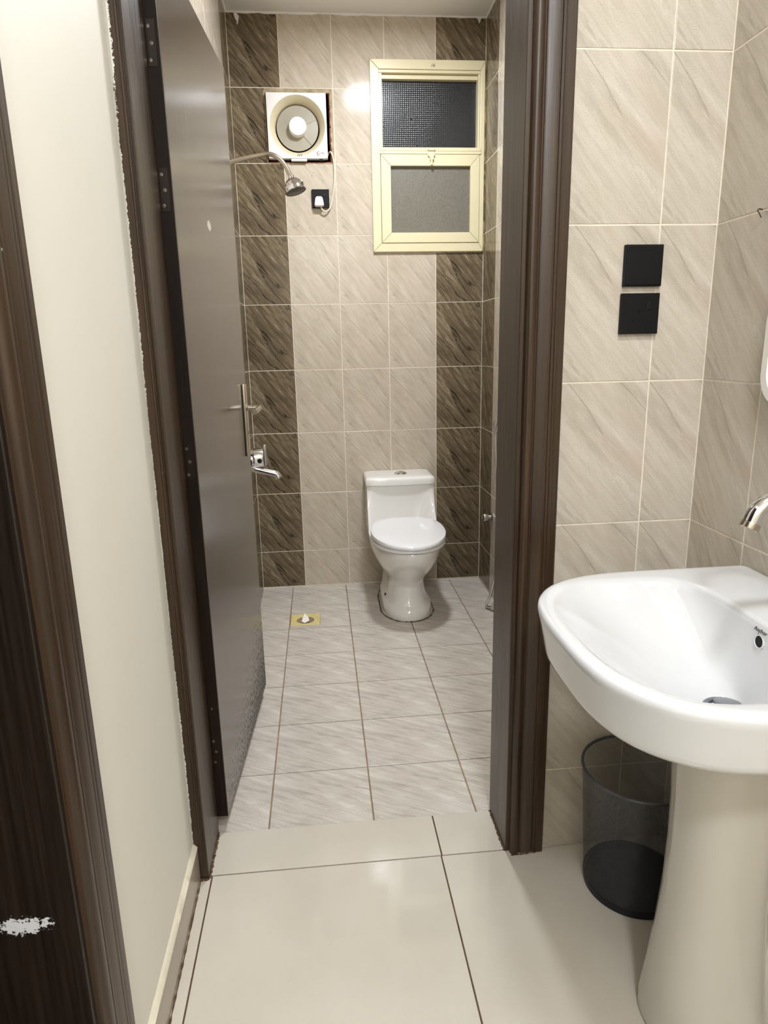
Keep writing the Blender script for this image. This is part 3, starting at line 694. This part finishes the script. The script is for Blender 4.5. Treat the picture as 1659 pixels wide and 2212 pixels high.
# ------------------------------------------------------------------ shower on the left wall
SY = 1.72
sh = empty('shower_head', (XL, SY, 2.09), 'chrome shower arm and domed shower head below the exhaust fan', 'shower')
bm = B(); lathe(bm, [(0.028, 0), (0.028, 0.004), (0.016, 0.012), (0.0, 0.013)], (XL+0.0005, SY, 2.075), (1, 0, 0), 24); mk('wall_flange', bm, M_BRUSH, sh, smooth=0.6)
bm = B(); P = smooth_path([(XL+0.01, SY, 2.083), (-0.41, SY, 2.093), (-0.33, SY, 2.113), (-0.27, SY, 2.124), (-0.228, SY, 2.115), (-0.195, SY, 2.087), (-0.173, SY, 2.048), (-0.162, SY, 2.020)], 8)
tube(bm, P, 0.0095, 14); mk('arm', bm, M_BRUSH, sh, smooth=1)
ax = Vector((0.27, -0.12, -0.93)).normalized(); bo = Vector((-0.166, SY, 2.036))
bm = B(); lathe(bm, [(0.0, -0.004), (0.013, 0.0), (0.0135, 0.008), (0.021, 0.013), (0.033, 0.021), (0.042, 0.033), (0.0455, 0.043), (0.0465, 0.044), (0.0465, 0.047), (0.0455, 0.048), (0.0465, 0.060), (0.048, 0.064), (0.0455, 0.067)], bo, ax, 36); mk('head_dome', bm, M_CHROME, sh, smooth=0.5)
bm = B(); lathe(bm, [(0.0455, 0.0655), (0.03, 0.068), (0.0, 0.069)], bo, ax, 36); mk('spray_face', bm, M_STEEL, sh, smooth=0.5)

# bath mixer on the left wall
MY, MZ = 1.45, 0.845
mx = empty('bath_mixer', (XL, MY, MZ), 'chrome bath mixer tap peeking out past the door edge on the left wall', 'tap')
bm = B()
for sg in (-1, 1): lathe(bm, [(0.030, 0.0006), (0.030, 0.006), (0.019, 0.014), (0.019, 0.040)], (XL, MY+sg*0.075, MZ), (1, 0, 0), 20, True, True)
tube(bm, [(XL+0.042, MY-0.105, MZ), (XL+0.042, MY+0.105, MZ)], 0.024, 22); mk('body', bm, M_CHROME, mx, smooth=0.7)
bm = B(); lathe(bm, [(0.030, 0.015), (0.041, 0.022), (0.0425, 0.030), (0.0425, 0.104), (0.0405, 0.108), (0.0, 0.109)], (XL, MY, MZ+0.004), (1, 0, 0), 32); mk('cartridge_cover', bm, M_CHROME, mx, smooth=0.6)
bm = B(); box(bm, XL+0.108, XL+0.119, MY-0.014, MY+0.014, MZ-0.030, MZ+0.062, 0.005, 3); mk('lever', bm, M_CHROME, mx, smooth=0.6)
bm = B(); P = smooth_path([(XL+0.030, MY-0.01, MZ-0.030), (XL+0.060, MY-0.01, MZ-0.043), (XL+0.125, MY-0.01, MZ-0.060), (XL+0.157, MY-0.01, MZ-0.070), (XL+0.168, MY-0.01, MZ-0.088)], 6)
tube(bm, P, [0.013]*6+[0.0145]*(len(P)-10)+[0.0155, 0.016, 0.016, 0.0155], 18); mk('spout', bm, M_CHROME, mx, smooth=0.8)
bm = B(); lathe(bm, [(0.010, 0), (0.010, 0.003), (0.0, 0.0034)], (XL+0.092, MY-0.0415, MZ-0.004), (0, -1, 0), 16); mk('index_button', bm, M_HOLE, mx, smooth=0.6)

# stop valve, spray holder and hose on the right wall
sv = empty('stop_valve', (XR, 1.86, 0.43), 'small chrome stop valve knob on the right wall beside the toilet', 'valve')
bm = B(); lathe(bm, [(0.022, 0), (0.022, 0.003), (0.010, 0.008), (0.010, 0.030), (0.0, 0.031)], (XR-0.0005, 1.85, 0.43), (-1, 0, 0), 20); mk('wall_flange', bm, M_CHROME, sv, smooth=0.6)
bm = B(); lathe(bm, [(0.013, 0), (0.019, 0.003), (0.0205, 0.008), (0.0205, 0.022), (0.018, 0.026), (0.0, 0.027)], (XR-0.026, 1.85, 0.43), (-1, -0.25, 0), 20); mk('knob', bm, M_CHROME, sv, smooth=0.6)
hs = empty('bidet_spray', (XR, 1.66, 0.85), 'chrome bidet spray and ribbed hose half hidden by the right door jamb', 'bidet spray')
bm = B(); box(bm, XR-0.030, XR-0.0008, 1.685, 1.72, 0.895, 0.925, 0.003, 2); mk('holder', bm, M_CHROME, hs)
bm = B(); tube(bm, [(XR-0.033, 1.702, 0.885), (XR-0.035, 1.702, 0.915), (XR-0.036, 1.700, 0.935), (XR-0.030, 1.695, 0.95)], [0.009, 0.010, 0.011, 0.012], 14); mk('spray_handle', bm, M_CHROME, hs, smooth=0.8)
bm = B(); P = smooth_path([(XR-0.033, 1.702, 0.886), (XR-0.03, 1.66, 0.6), (XR-0.035, 1.62, 0.25), (XR-0.060, 1.625, 0.09), (XR-0.072, 1.66, 0.020), (XR-0.066, 1.66, 0.004), (XR-0.045, 1.60, 0.05), (XR-0.035, 1.575, 0.25), (XR-0.03, 1.57, 0.40)], 26)
tube(bm, P, [0.0065 if i % 2 else 0.0075 for i in range(len(P))], 10); mk('hose', bm, M_CHROME, hs, smooth=1.2)

# ------------------------------------------------------------------ toilet
TX = 0.318
tl = empty('toilet', (TX, 1.85, -0.006), 'white one-piece toilet with closed lid against the back wall', 'toilet')
NP = 72
def outline(yf, yb, hw, z, n_f=2.0, n_b=4.5, split=0.5, hwb=None, cx=TX):
    """plan outline: rounded front half, squarer back half; yf front, yb back, hw half width"""
    ym = yf + (yb-yf)*split; out = []
    for i in range(NP):
        a = 2*pi*i/NP; c, s = cos(a), sin(a)
        if s <= 0:
            e = 2/n_f; x = math.copysign(abs(c)**e, c)*hw; y = ym - abs(s)**e*(ym-yf)
        else:
            e = 2/n_b; h2 = hw if hwb is None else hwb
            x = math.copysign(abs(c)**e, c)*(hw + (h2-hw)*min(1, abs(s)*1.3)); y = ym + abs(s)**e*(yb-ym)
        out.append((cx+x, y, z))
    return out
YBK = L-0.002
bm = B()
sec = [(1.552, 2.085, 0.123, -0.005, .35, .122), (1.552, 2.085, 0.124, 0.012, .35, .122), (1.556, 2.085, 0.121, 0.044, .35, .120), (1.567, 2.085, 0.113, 0.052, .35, .117), (1.578, 2.085, 0.105, 0.060, .35, .115),
       (1.592, 2.09, 0.096, 0.10, .35, .112), (1.604, 2.09, 0.089, 0.145, .33, .112), (1.602, 2.09, 0.092, 0.170, .33, .115), (1.580, 2.09, 0.106, 0.195, .37, .118), (1.545, 2.10, 0.126, 0.222, .42, .122),
       (1.500, 2.11, 0.147, 0.257, .48, .132), (1.455, 2.12, 0.164, 0.295, .52, .148), (1.425, 2.125, 0.174, 0.325, .54, .162), (1.410, YBK, 0.179, 0.352, .55, .172), (1.405, YBK, 0.181, 0.372, .55, .178), (1.410, YBK, 0.180, 0.382, .55, .178)]
rings = [outline(a, b, h, z, 2.1, 4.0, sp, hb) for a, b, h, z, sp, hb in sec]
rings.append(outline(1.430, YBK-0.01, 0.165, 0.385, 2.1, 4.0, .55, .165))
loft(bm, rings)
mk('pan', bm, M_CERT, tl, smooth=0.9)
# cistern with concave front and forward-flaring cheeks
def cistern(z, yf, conc, hw, n=NP):
    out = []; yb = YBK
    m = 24
    for i in range(m+1):                      # front, left to right
        t = -1+2*i/m; e = math.copysign(abs(t)**0.8, t)
        rnd = 0.010*max(0, (abs(t)-0.86)/0.14)**2
        out.append((TX+hw*e, yf + conc*(1-abs(t)**3.2) + rnd, z))
    for i in range(1, 12): out.append((TX+hw, yf+0.010+(yb-yf-0.02)*i/12, z))
    for i in range(m+1): out.append((TX+hw*(1-2*i/m)*0.99, yb, z))
    for i in range(1, 12): out.append((TX-hw, yb-0.01-(yb-yf-0.02)*i/12, z))
    return out
bm = B()
cs = [(0.335, 1.80, 0.10, 0.170), (0.368, 1.80, 0.10, 0.1785), (0.385, 1.815, 0.09, 0.1785), (0.405, 1.838, 0.072, 0.178), (0.43, 1.86, 0.056, 0.1775), (0.47, 1.885, 0.040, 0.177), (0.51, 1.903, 0.028, 0.1765), (0.55, 1.917, 0.014, 0.176), (0.58, 1.924, 0.004, 0.176), (0.602, 1.927, -0.006, 0.176)]
loft(bm, [cistern(*c) for c in cs]); mk('cistern', bm, M_CERT, tl, smooth=0.75)
bm = B()
def lidr(z, ins, hw=0.180, yf=1.922): return cistern(z, yf+ins, -0.010, hw-ins)
loft(bm, [lidr(0.6035, 0.004), lidr(0.6045, 0.0), lidr(0.632, -0.002), lidr(0.640, 0.0015), lidr(0.6435, 0.007), lidr(0.6455, 0.02), lidr(0.647, 0.06)])
mk('cistern_lid', bm, M_CERT, tl, smooth=0.75)
bm = B(); lathe(bm, [(0.034, 0.0), (0.034, 0.003), (0.030, 0.007), (0.024, 0.0085), (0.0235, 0.0075), (0.0225, 0.0095), (0.012, 0.0135), (0.0, 0.0145)], (TX+0.012, 2.02, 0.646), (0, 0, 1), 32); mk('flush_button', bm, M_CHROME, tl, smooth=0.5)
# seat and lid
def tilt(ring, z0=0.0, k=0.055, yf=1.40):
    return [(x, y, z + (y-yf)*k) for x, y, z in ring]
S = dict(n_f=2.05, n_b=2.6)
bm = B(); loft(bm, [outline(1.408, 1.855, 0.178, 0.3855, split=.53, **S), outline(1.402, 1.858, 0.181, 0.389, split=.53, **S), outline(1.402, 1.858, 0.181, 0.399, split=.53, **S), outline(1.406, 1.855, 0.178, 0.403, split=.53, **S)])
mk('seat', bm, M_SEAT, tl, smooth=0.9)
bm = B(); loft(bm, [tilt(outline(1.400, 1.858, 0.181, 0.4035, split=.53, **S)), tilt(outline(1.394, 1.862, 0.181, 0.408, split=.53, **S)), tilt(outline(1.394, 1.862, 0.181, 0.416, split=.53, **S)), tilt(outline(1.399, 1.858, 0.181, 0.4235, split=.53, **S)), tilt(outline(1.412, 1.848, 0.171, 0.4275, split=.53, **S)), tilt(outline(1.45, 1.82, 0.140, 0.4285, split=.53, **S)), tilt(outline(1.52, 1.76, 0.09, 0.4288, split=.53, **S))])
mk('seat_lid', bm, M_SEAT, tl, smooth=0.9)
bm = B(); lathe(bm, [(0.007, 0.0), (0.007, 0.003), (0.004, 0.0045), (0.0, 0.0045)], (TX-0.109, 1.73, 0.078), (-1, -0.25, 0.05), 16); mk('bolt_cap', bm, M_HOLE, tl, smooth=0.6)
bm = B(); ol = outline(1.548, 2.09, 0.136, -0.004, 2.1, 4.0, .35, .128)
P = [Vector(p)+Vector((random.uniform(-1, 1), random.uniform(-1, 1), 0))*0.0015 for p in ol]
tube(bm, P+[P[0]], [random.uniform(0.001, 0.004) for _ in P]+[0.002], 6); mk('grime_line', bm, M_DIRT, tl, smooth=1.2)

# ------------------------------------------------------------------ floor drain
dr = empty('floor_drain', (-0.201, 1.656, -0.006), 'square yellowed plastic floor drain with a broken black grate', 'drain')
dc = Vector((-0.201, 1.656, 0)); hd_ = 0.0715; n = 48
bm = B()
def dcirc(r, z, dy=0.0): return [(dc.x+r*cos(2*pi*i/n+pi/4), dc.y+dy+r*sin(2*pi*i/n+pi/4), z) for i in range(n)]
def dsq(h, z):
    out = []
    for i in range(n):
        a = 2*pi*i/n+pi/4; c, s = cos(a), sin(a); t = h/max(abs(c), abs(s)); out.append((dc.x+c*t, dc.y+s*t, z))
    return out
loft(bm, [dsq(hd_, -0.009), dsq(hd_, -0.0055), dsq(hd_-0.001, -0.0048), dcirc(0.062, -0.0048), dcirc(0.060, -0.0075), dcirc(0.046, -0.0075), dcirc(0.044, -0.009), dcirc(0.043, -0.014)], False, False)
mk('drain_plate', bm, M_DRAIN, dr, smooth=0.5)
bm = B(); lathe(bm, [(0.0435, 0), (0.0, 0)], (dc.x, dc.y, -0.0135), (0, 0, 1), 32); mk('drain_pit', bm, M_HOLE, dr)
bm = B()
for i in range(7):
    x = -0.036+0.012*i; hh = sqrt(max(0, 0.043**2-x*x))
    if i in (3, 4): continue
    box(bm, dc.x+x-0.002, dc.x+x+0.002, dc.y-hh, dc.y+hh*0.9, -0.0125, -0.0105)
mk('grate', bm, M_HOLE, dr)
bm = B()
poly = [(-0.016, -0.020), (-0.003, -0.026), (0.004, -0.0235), (0.017, -0.018), (0.014, -0.006), (0.005, 0.004), (0.001, 0.006), (-0.004, 0.012), (-0.006, 0.002), (-0.012, -0.008)]
loft(bm, [[(dc.x+a*1.15, dc.y+b*1.5-0.0, -0.008+(b+0.026)*0.75+k) for a, b in poly] for k in (0, 0.0012)])
tp = mk('broken_shard', bm, M_WHITEP, dr)

# ------------------------------------------------------------------ wash basin on pedestal
BX, BY, BZ = XR-0.0008, -0.505, 0.851
def P3(u, v, z): return (BX-u, BY+v, z)
M_WASTE = plain('grey_waste_fitting', '#85888c', 0.28, 0.6)
NB = 120
def sup(a, n): 
    c, s = cos(a), sin(a); return math.copysign(abs(c)**(2/n), c), math.copysign(abs(s)**(2/n), s)
def basin_ring(grow, z, back=0.0, fr=0.0):
    """outer plan: flat at the wall, rounded D towards the room"""
    out = []
    for i in range(NB):
        a = 2*pi*i/NB; c, s = cos(a), sin(a)
        if c >= 0:                                     # front half
            n_ = 3.0; x = abs(c)**(2/n_); y = math.copysign(abs(s)**(2/n_), s); u = 0.20 + x*(0.306+grow-fr); v = y*(0.284+grow)
        else:
            n_ = 40; x = abs(c)**(2/n_); y = math.copysign(abs(s)**(2/n_), s); u = 0.20 - x*(0.20-back); v = y*(0.284+grow)
        out.append(P3(u, v, z))
    return out
def inner_ring(uc, au, bv, n_f, n_b, z, vc=0.0, zb=0.0):
    out = []
    for i in range(NB):
        a = 2*pi*i/NB; c, s = cos(a), sin(a); n_ = n_f if c >= 0 else n_b
        x = math.copysign(abs(c)**(2/n_), c); y = math.copysign(abs(s)**(2/n_), s)
        w_ = bv
        out.append(P3(uc + x*au, vc + y*w_, z + (zb if c < 0 else 0)*abs(c)))
    return out
wbn = empty('wash_basin', (BX-0.25, BY, 0), 'white ceramic pedestal wash basin on the right wall of the hall', 'basin')
bm = B()
rings = [basin_ring(-0.170, 0.692, 0.03, 0.02), basin_ring(-0.125, 0.706, 0.01, 0.01), basin_ring(-0.070, 0.728, 0.0), basin_ring(-0.036, 0.745, 0.0), basin_ring(-0.021, 0.754, 0.0), basin_ring(-0.015, 0.762, 0.0), basin_ring(-0.013, 0.770, 0.0),
         basin_ring(-0.008, 0.800, 0.0), basin_ring(-0.002, 0.830, 0.0), basin_ring(0.0, 0.840, 0.0), basin_ring(-0.0015, 0.8465, 0.001), basin_ring(-0.005, 0.8505, 0.004), basin_ring(-0.010, 0.8517, 0.008),
         basin_ring(-0.017, 0.8512, 0.016)]
uc, au, bv = 0.314, 0.164, 0.236
rings += [inner_ring(uc, au+0.005, bv+0.010, 2.6, 4.5, 0.8504), inner_ring(uc, au+0.002, bv+0.005, 2.6, 4.5, 0.8492), inner_ring(uc, au-0.001, bv+0.000, 2.6, 4.5, 0.8468), inner_ring(uc, au-0.005, bv-0.005, 2.65, 4.5, 0.8425)]
cf = (0.205, 0.034)                                    # drain centre (u) and radius
prof = [(0.05, 0.832), (0.12, 0.817), (0.22, 0.799), (0.34, 0.778), (0.47, 0.757), (0.60, 0.737), (0.72, 0.721), (0.83, 0.709), (0.92, 0.702), (0.985, 0.699), (1.0, 0.6975)]
for t, z in prof:
    k = t**1.05; nf = 2.7*(1-t)+2*t; nb = 4.5*(1-t)+2*t
    # the back wall of the bowl stays steep: move the centre late
    u0 = uc - au + 0.004; uf = uc + au - 0.005; ub = u0 + (cf[0]-cf[1]-u0)*(t**1.9); ufr = uf + (cf[0]+cf[1]-uf)*(t**0.92)
    bvv = (bv-0.004) + (cf[1]-(bv-0.004))*(t**1.0)
    rings.append(inner_ring((ub+ufr)/2, (ufr-ub)/2, bvv, nf, nb, z))
rings.append(inner_ring(cf[0], cf[1]*0.93, cf[1]*0.93, 2, 2, 0.690))
loft(bm, rings)
mk('bowl', bm, M_CER, wbn, smooth=1.0)
bm = B(); lathe(bm, [(0.0338, 0.0), (0.0338, 0.0060), (0.0315, 0.0080), (0.026, 0.0065), (0.0245, 0.001), (0.0, 0.001)], (BX-cf[0], BY, 0.6905), (0, 0, 1), 36); mk('waste_ring', bm, M_WASTE, wbn, smooth=0.6)
bm = B(); lathe(bm, [(0.019, 0.0), (0.022, 0.003), (0.0225, 0.006), (0.021, 0.009), (0.008, 0.0105), (0.0, 0.0107)], (BX-cf[0]+0.003, BY-0.004, 0.700), (0.12, 0.14, 1), 32); mk('waste_plug', bm, plain('grey_brushed_plug', '#7e8084', 0.3, 0.2), wbn, smooth=0.6)
# overflow hole and maker's name on the back wall of the bowl
ov = Vector((BX-0.1555, BY, 0.815)); on_ = Vector((-0.99, 0, 0.10)).normalized()
bm = B(); u, v, d = basis(on_)
lathe(bm, [(0.0125, -0.004), (0.0125, 0.0008), (0.0105, 0.0016), (0.0095, 0.0004), (0.009, -0.006)], ov, on_, 24); mk('overflow_rim', bm, M_CER, wbn, smooth=0.7)
bm = B(); lathe(bm, [(0.0098, 0.0), (0.0, 0.0)], ov+on_*0.0006, on_, 24); mk('overflow_hole', bm, M_HOLE, wbn)
tm = Matrix.Translation(ov + Vector((-0.0005, 0, 0.0195))) @ Matrix(((0, 0.10, -0.99, 0), (-1, 0, 0, 0), (0, 0.99, 0.10, 0), (0, 0, 0, 1)))
text_mesh('maker_name', 'Anchor', 0.0105, tm, M_INK, wbn, 0.25)
bm = B(); a = ov + on_*0.0006 + Vector((0, 0.004, 0.0115)); tube(bm, [a, a+Vector((0, 0, 0.005))], 0.0004, 6); mk('maker_mark', bm, M_INK, wbn)
# pedestal
PX, PY = 0.615, -0.492
def ped(z, ru, rv, n_=2.3, sh=0.0):
    out = []
    for i in range(64):
        a = 2*pi*i/64; c, s = cos(a), sin(a)
        x = math.copysign(abs(c)**(2/n_), c); y = math.copysign(abs(s)**(2/n_), s)
        out.append((PX+sh-x*ru, PY+y*rv, z))
    return out
pe = empty('pedestal', (PX, PY, 0), 'tall off-white ceramic pedestal under the wash basin', 'pedestal')
bm = B(); loft(bm, [ped(0.0006, 0.109, 0.109), ped(0.006, 0.112, 0.112), ped(0.03, 0.110, 0.110), ped(0.10, 0.102, 0.102), ped(0.20, 0.093, 0.093), ped(0.30, 0.0865, 0.0865), ped(0.40, 0.0845, 0.0845), ped(0.50, 0.086, 0.086), ped(0.60, 0.092, 0.092), ped(0.66, 0.099, 0.099), ped(0.6912, 0.105, 0.105)])
mk('column', bm, M_PED, pe, smooth=0.9)
bm = B(); box(bm, PX+0.075, BX-0.002, PY-0.06, PY+0.06, 0.0006, 0.68, 0.01, 2); mk('rear_channel', bm, M_PED, pe)
# swan-neck tap
tp = empty('basin_tap', (BX-0.075, BY, 0.851), 'chrome swan-neck tap arching over the wash basin', 'tap')
bm = B(); lathe(bm, [(0.026, 0.0), (0.026, 0.006), (0.021, 0.010), (0.019, 0.035), (0.016, 0.045), (0.0, 0.046)], (BX-0.072, BY, 0.8505), (0, 0, 1), 28); mk('base', bm, M_CHROME, tp, smooth=0.6)
bm = B(); P = smooth_path([(BX-0.072, BY, 0.89), (BX-0.072, BY, 0.985), (BX-0.085, BY, 1.033), (BX-0.118, BY, 1.062), (BX-0.155, BY, 1.062), (BX-0.184, BY, 1.045), (BX-0.196, BY, 1.020)], 8)
tube(bm, P, [0.0145]*(len(P)-12)+[0.0148]*12, 18); mk('spout', bm, M_CHROME, tp, smooth=1)
bm = B(); lathe(bm, [(0.0150, -0.004), (0.0155, 0.0), (0.0155, 0.006), (0.0135, 0.008), (0.012, 0.006), (0.0, 0.006)], (BX-0.1955, BY, 1.021), (-0.42, 0, -0.9), 20); mk('aerator', bm, M_BRUSH, tp, smooth=0.6)
bm = B(); box(bm, BX-0.080, BX-0.064, BY-0.055, BY-0.018, 0.880, 0.894, 0.004, 3); mk('lever', bm, M_CHROME, tp, smooth=0.6)

# mirror edge and hook on the right hall wall
mr = empty('wall_mirror', (XR, -0.50, 1.55), 'white rounded mirror frame on the right wall above the basin', 'mirror')
def rrect(y0, y1, z0, z1, r, x, n=10):
    out = []
    for cy, cz, a0 in ((y1-r, z1-r, 0), (y0+r, z1-r, 90), (y0+r, z0+r, 180), (y1-r, z0+r, 270)):
        for i in range(n): a = radians(a0+90*i/(n-1)); out.append((x, cy+r*cos(a), cz+r*sin(a)))
    return out
bm = B(); y0, y1, z0, z1 = -0.715, -0.2265, 1.182, 1.40
rr = [rrect(y0, y1, z0, z1, 0.06, XR-0.0006), rrect(y0-0, y1+0, z0, z1, 0.06, XR-0.014), rrect(y0+0.004, y1-0.004, z0+0.004, z1-0.004, 0.057, XR-0.020), rrect(y0+0.02, y1-0.02, z0+0.02, z1-0.02, 0.045, XR-0.020), rrect(y0+0.024, y1-0.024, z0+0.024, z1-0.024, 0.04, XR-0.014)]
loft(bm, rr, True, False); mk('frame', bm, M_WHITEP, mr, smooth=0.6)
bm = B(); bm.faces.new([bm.verts.new(p) for p in rrect(y0+0.022, y1-0.022, z0+0.022, z1-0.022, 0.042, XR-0.0145)]); mk('mirror_glass', bm, M_MIRROR, mr)
hk = empty('wall_hook', (XR, -0.15, 1.552), 'small bent metal hook in the tile joint on the right hall wall', 'hook')
bm = B(); tube(bm, smooth_path([(XR+0.003, -0.1505, 1.553), (XR-0.006, -0.1505, 1.555), (XR-0.010, -0.1515, 1.552), (XR-0.007, -0.153, 1.546), (XR-0.004, -0.156, 1.538)], 5), 0.0010, 8); mk('shank', bm, M_STEEL, hk, smooth=1)

# ------------------------------------------------------------------ mesh waste bin
NX, NY = 0.640, -0.1445
wbin = empty('waste_bin', (NX, NY, 0), 'dark grey wire mesh waste bin under the wash basin', 'bin')
R0b, R1b, ZT = 0.1155, 0.1335, 0.325
bm = B(); lathe(bm, [(R0b-0.0006, 0.0), (R0b+0.001, 0.001), (R0b+0.0022, 0.019), (R0b+0.0016, 0.0225), (R0b-0.0008, 0.022), (R0b-0.002, 0.0035), (0.0, 0.0035)], (NX, NY, 0.0006), (0, 0, 1), 64, cap0=True); mk('base', bm, M_BINB, wbin, smooth=0.6)
bm = B(); nt = 72; tube(bm, [(NX+R1b*cos(2*pi*i/nt), NY+R1b*sin(2*pi*i/nt), ZT) for i in range(nt+1)], 0.0035, 10, cap=False); mk('rim', bm, M_BIN, wbin, smooth=1.2)
verts, faces = [], []
NS, NZ = 200, 22; turn = (ZT-0.02)/0.13*0.80
for sgn in (1, -1):
    for s_ in range(NS):
        a0 = 2*pi*s_/NS; wd = 0.0037
        for k in range(NZ+1):
            t = k/NZ; z = 0.018+(ZT-0.018)*t; rr_ = R0b+0.0012+(R1b-R0b-0.0012)*t + 0.00015*sgn
            a = a0+sgn*turn*t
            for q in (-0.5, 0.5):
                aa = a+q*wd*1.9; verts.append((NX+rr_*cos(aa), NY+rr_*sin(aa), z))
            if k:
                b = len(verts)-4; faces.append((b, b+1, b+3, b+2))
me = bpy.data.meshes.new('wire_mesh'); me.from_pydata([(a-NX, b-NY, c) for a, b, c in verts], [], faces); me.materials.append(M_BIN)
o = bpy.data.objects.new('wire_mesh', me); link(o, wbin, (NX, NY, 0)); o['kind'] = 'stuff'

# ------------------------------------------------------------------ ceiling lamps (out of the frame; the rear one is added as fill)
for (x, y, rad, lab) in ((0.27, 1.22, 0.115, 'round white ceiling lamp over the bathroom floor'), (0.36, -1.15, 0.135, 'round white ceiling lamp over the hall beside the basin'), (0.05, -2.55, 0.165, 'round white fill lamp added unseen at the far end of the hall')):
    cl = empty('ceiling_lamp', (x, y, CEIL), lab, 'lamp')
    bm = B(); lathe(bm, [(rad, 0.0005), (rad+0.002, 0.030), (rad, 0.038), (rad-0.008, 0.040), (rad-0.010, 0.034)], (x, y, CEIL), (0, 0, -1), 40); mk('housing', bm, M_WHITEP, cl, smooth=0.6)
    bm = B(); lathe(bm, [(rad-0.008, 0.030), (0.0, 0.030)], (x, y, CEIL), (0, 0, -1), 40); mk('diffuser', bm, M_DIFF, cl)

# ------------------------------------------------------------------ water drops on tiles, glass and toilet
random.seed(21)
bm = B()
def drop(p, nrm, r):
    u, v, d = basis(nrm); n = 6; p = Vector(p)
    ring = [bm.verts.new(p + (u*cos(2*pi*i/n)+v*sin(2*pi*i/n))*r - d*0.0001) for i in range(n)]
    mid = [bm.verts.new(p + (u*cos(2*pi*i/n)+v*sin(2*pi*i/n))*r*0.75 + d*r*0.35) for i in range(n)]
    top = bm.verts.new(p + d*r*0.55)
    for i in range(n):
        j = (i+1) % n; bm.faces.new((ring[i], ring[j], mid[j], mid[i])); bm.faces.new((mid[i], mid[j], top))
for k in range(520):
    x, z = random.uniform(XL+0.02, XR-0.02), random.uniform(0.7, 2.2)
    if WX0-0.01 < x < WX1 and z > 1.76: continue
    if FAN[0] < x < FAN[1]+0.02 and z > 2.18: continue
    if -0.09 < x < 0.02 and 1.95 < z < 2.08: continue
    drop((x, L-0.0002, z), (0, -1, 0), random.choice((0.0012, 0.0015, 0.002, 0.0026)))
mk('water_drops', bm, M_DROP, wb, kind='stuff', smooth=1.2)
bm = B()
for k in range(130): drop((random.uniform(0.285, 0.74), L+0.0378, 2.27+random.random()**1.6*0.22), (0, -1, 0), random.uniform(0.001, 0.0024))
for k in range(110): drop((random.uniform(0.315, 0.715), L+0.0018, random.uniform(1.87, 2.17)), (0, -1, 0), random.uniform(0.001, 0.002))
for k in range(26): drop((random.uniform(0.23, 0.262), L-0.0142, random.uniform(2.2, 2.4)), (0, -1, 0), random.uniform(0.001, 0.002))
mk('water_drops', bm, M_DROP, wn, kind='stuff', smooth=1.2)
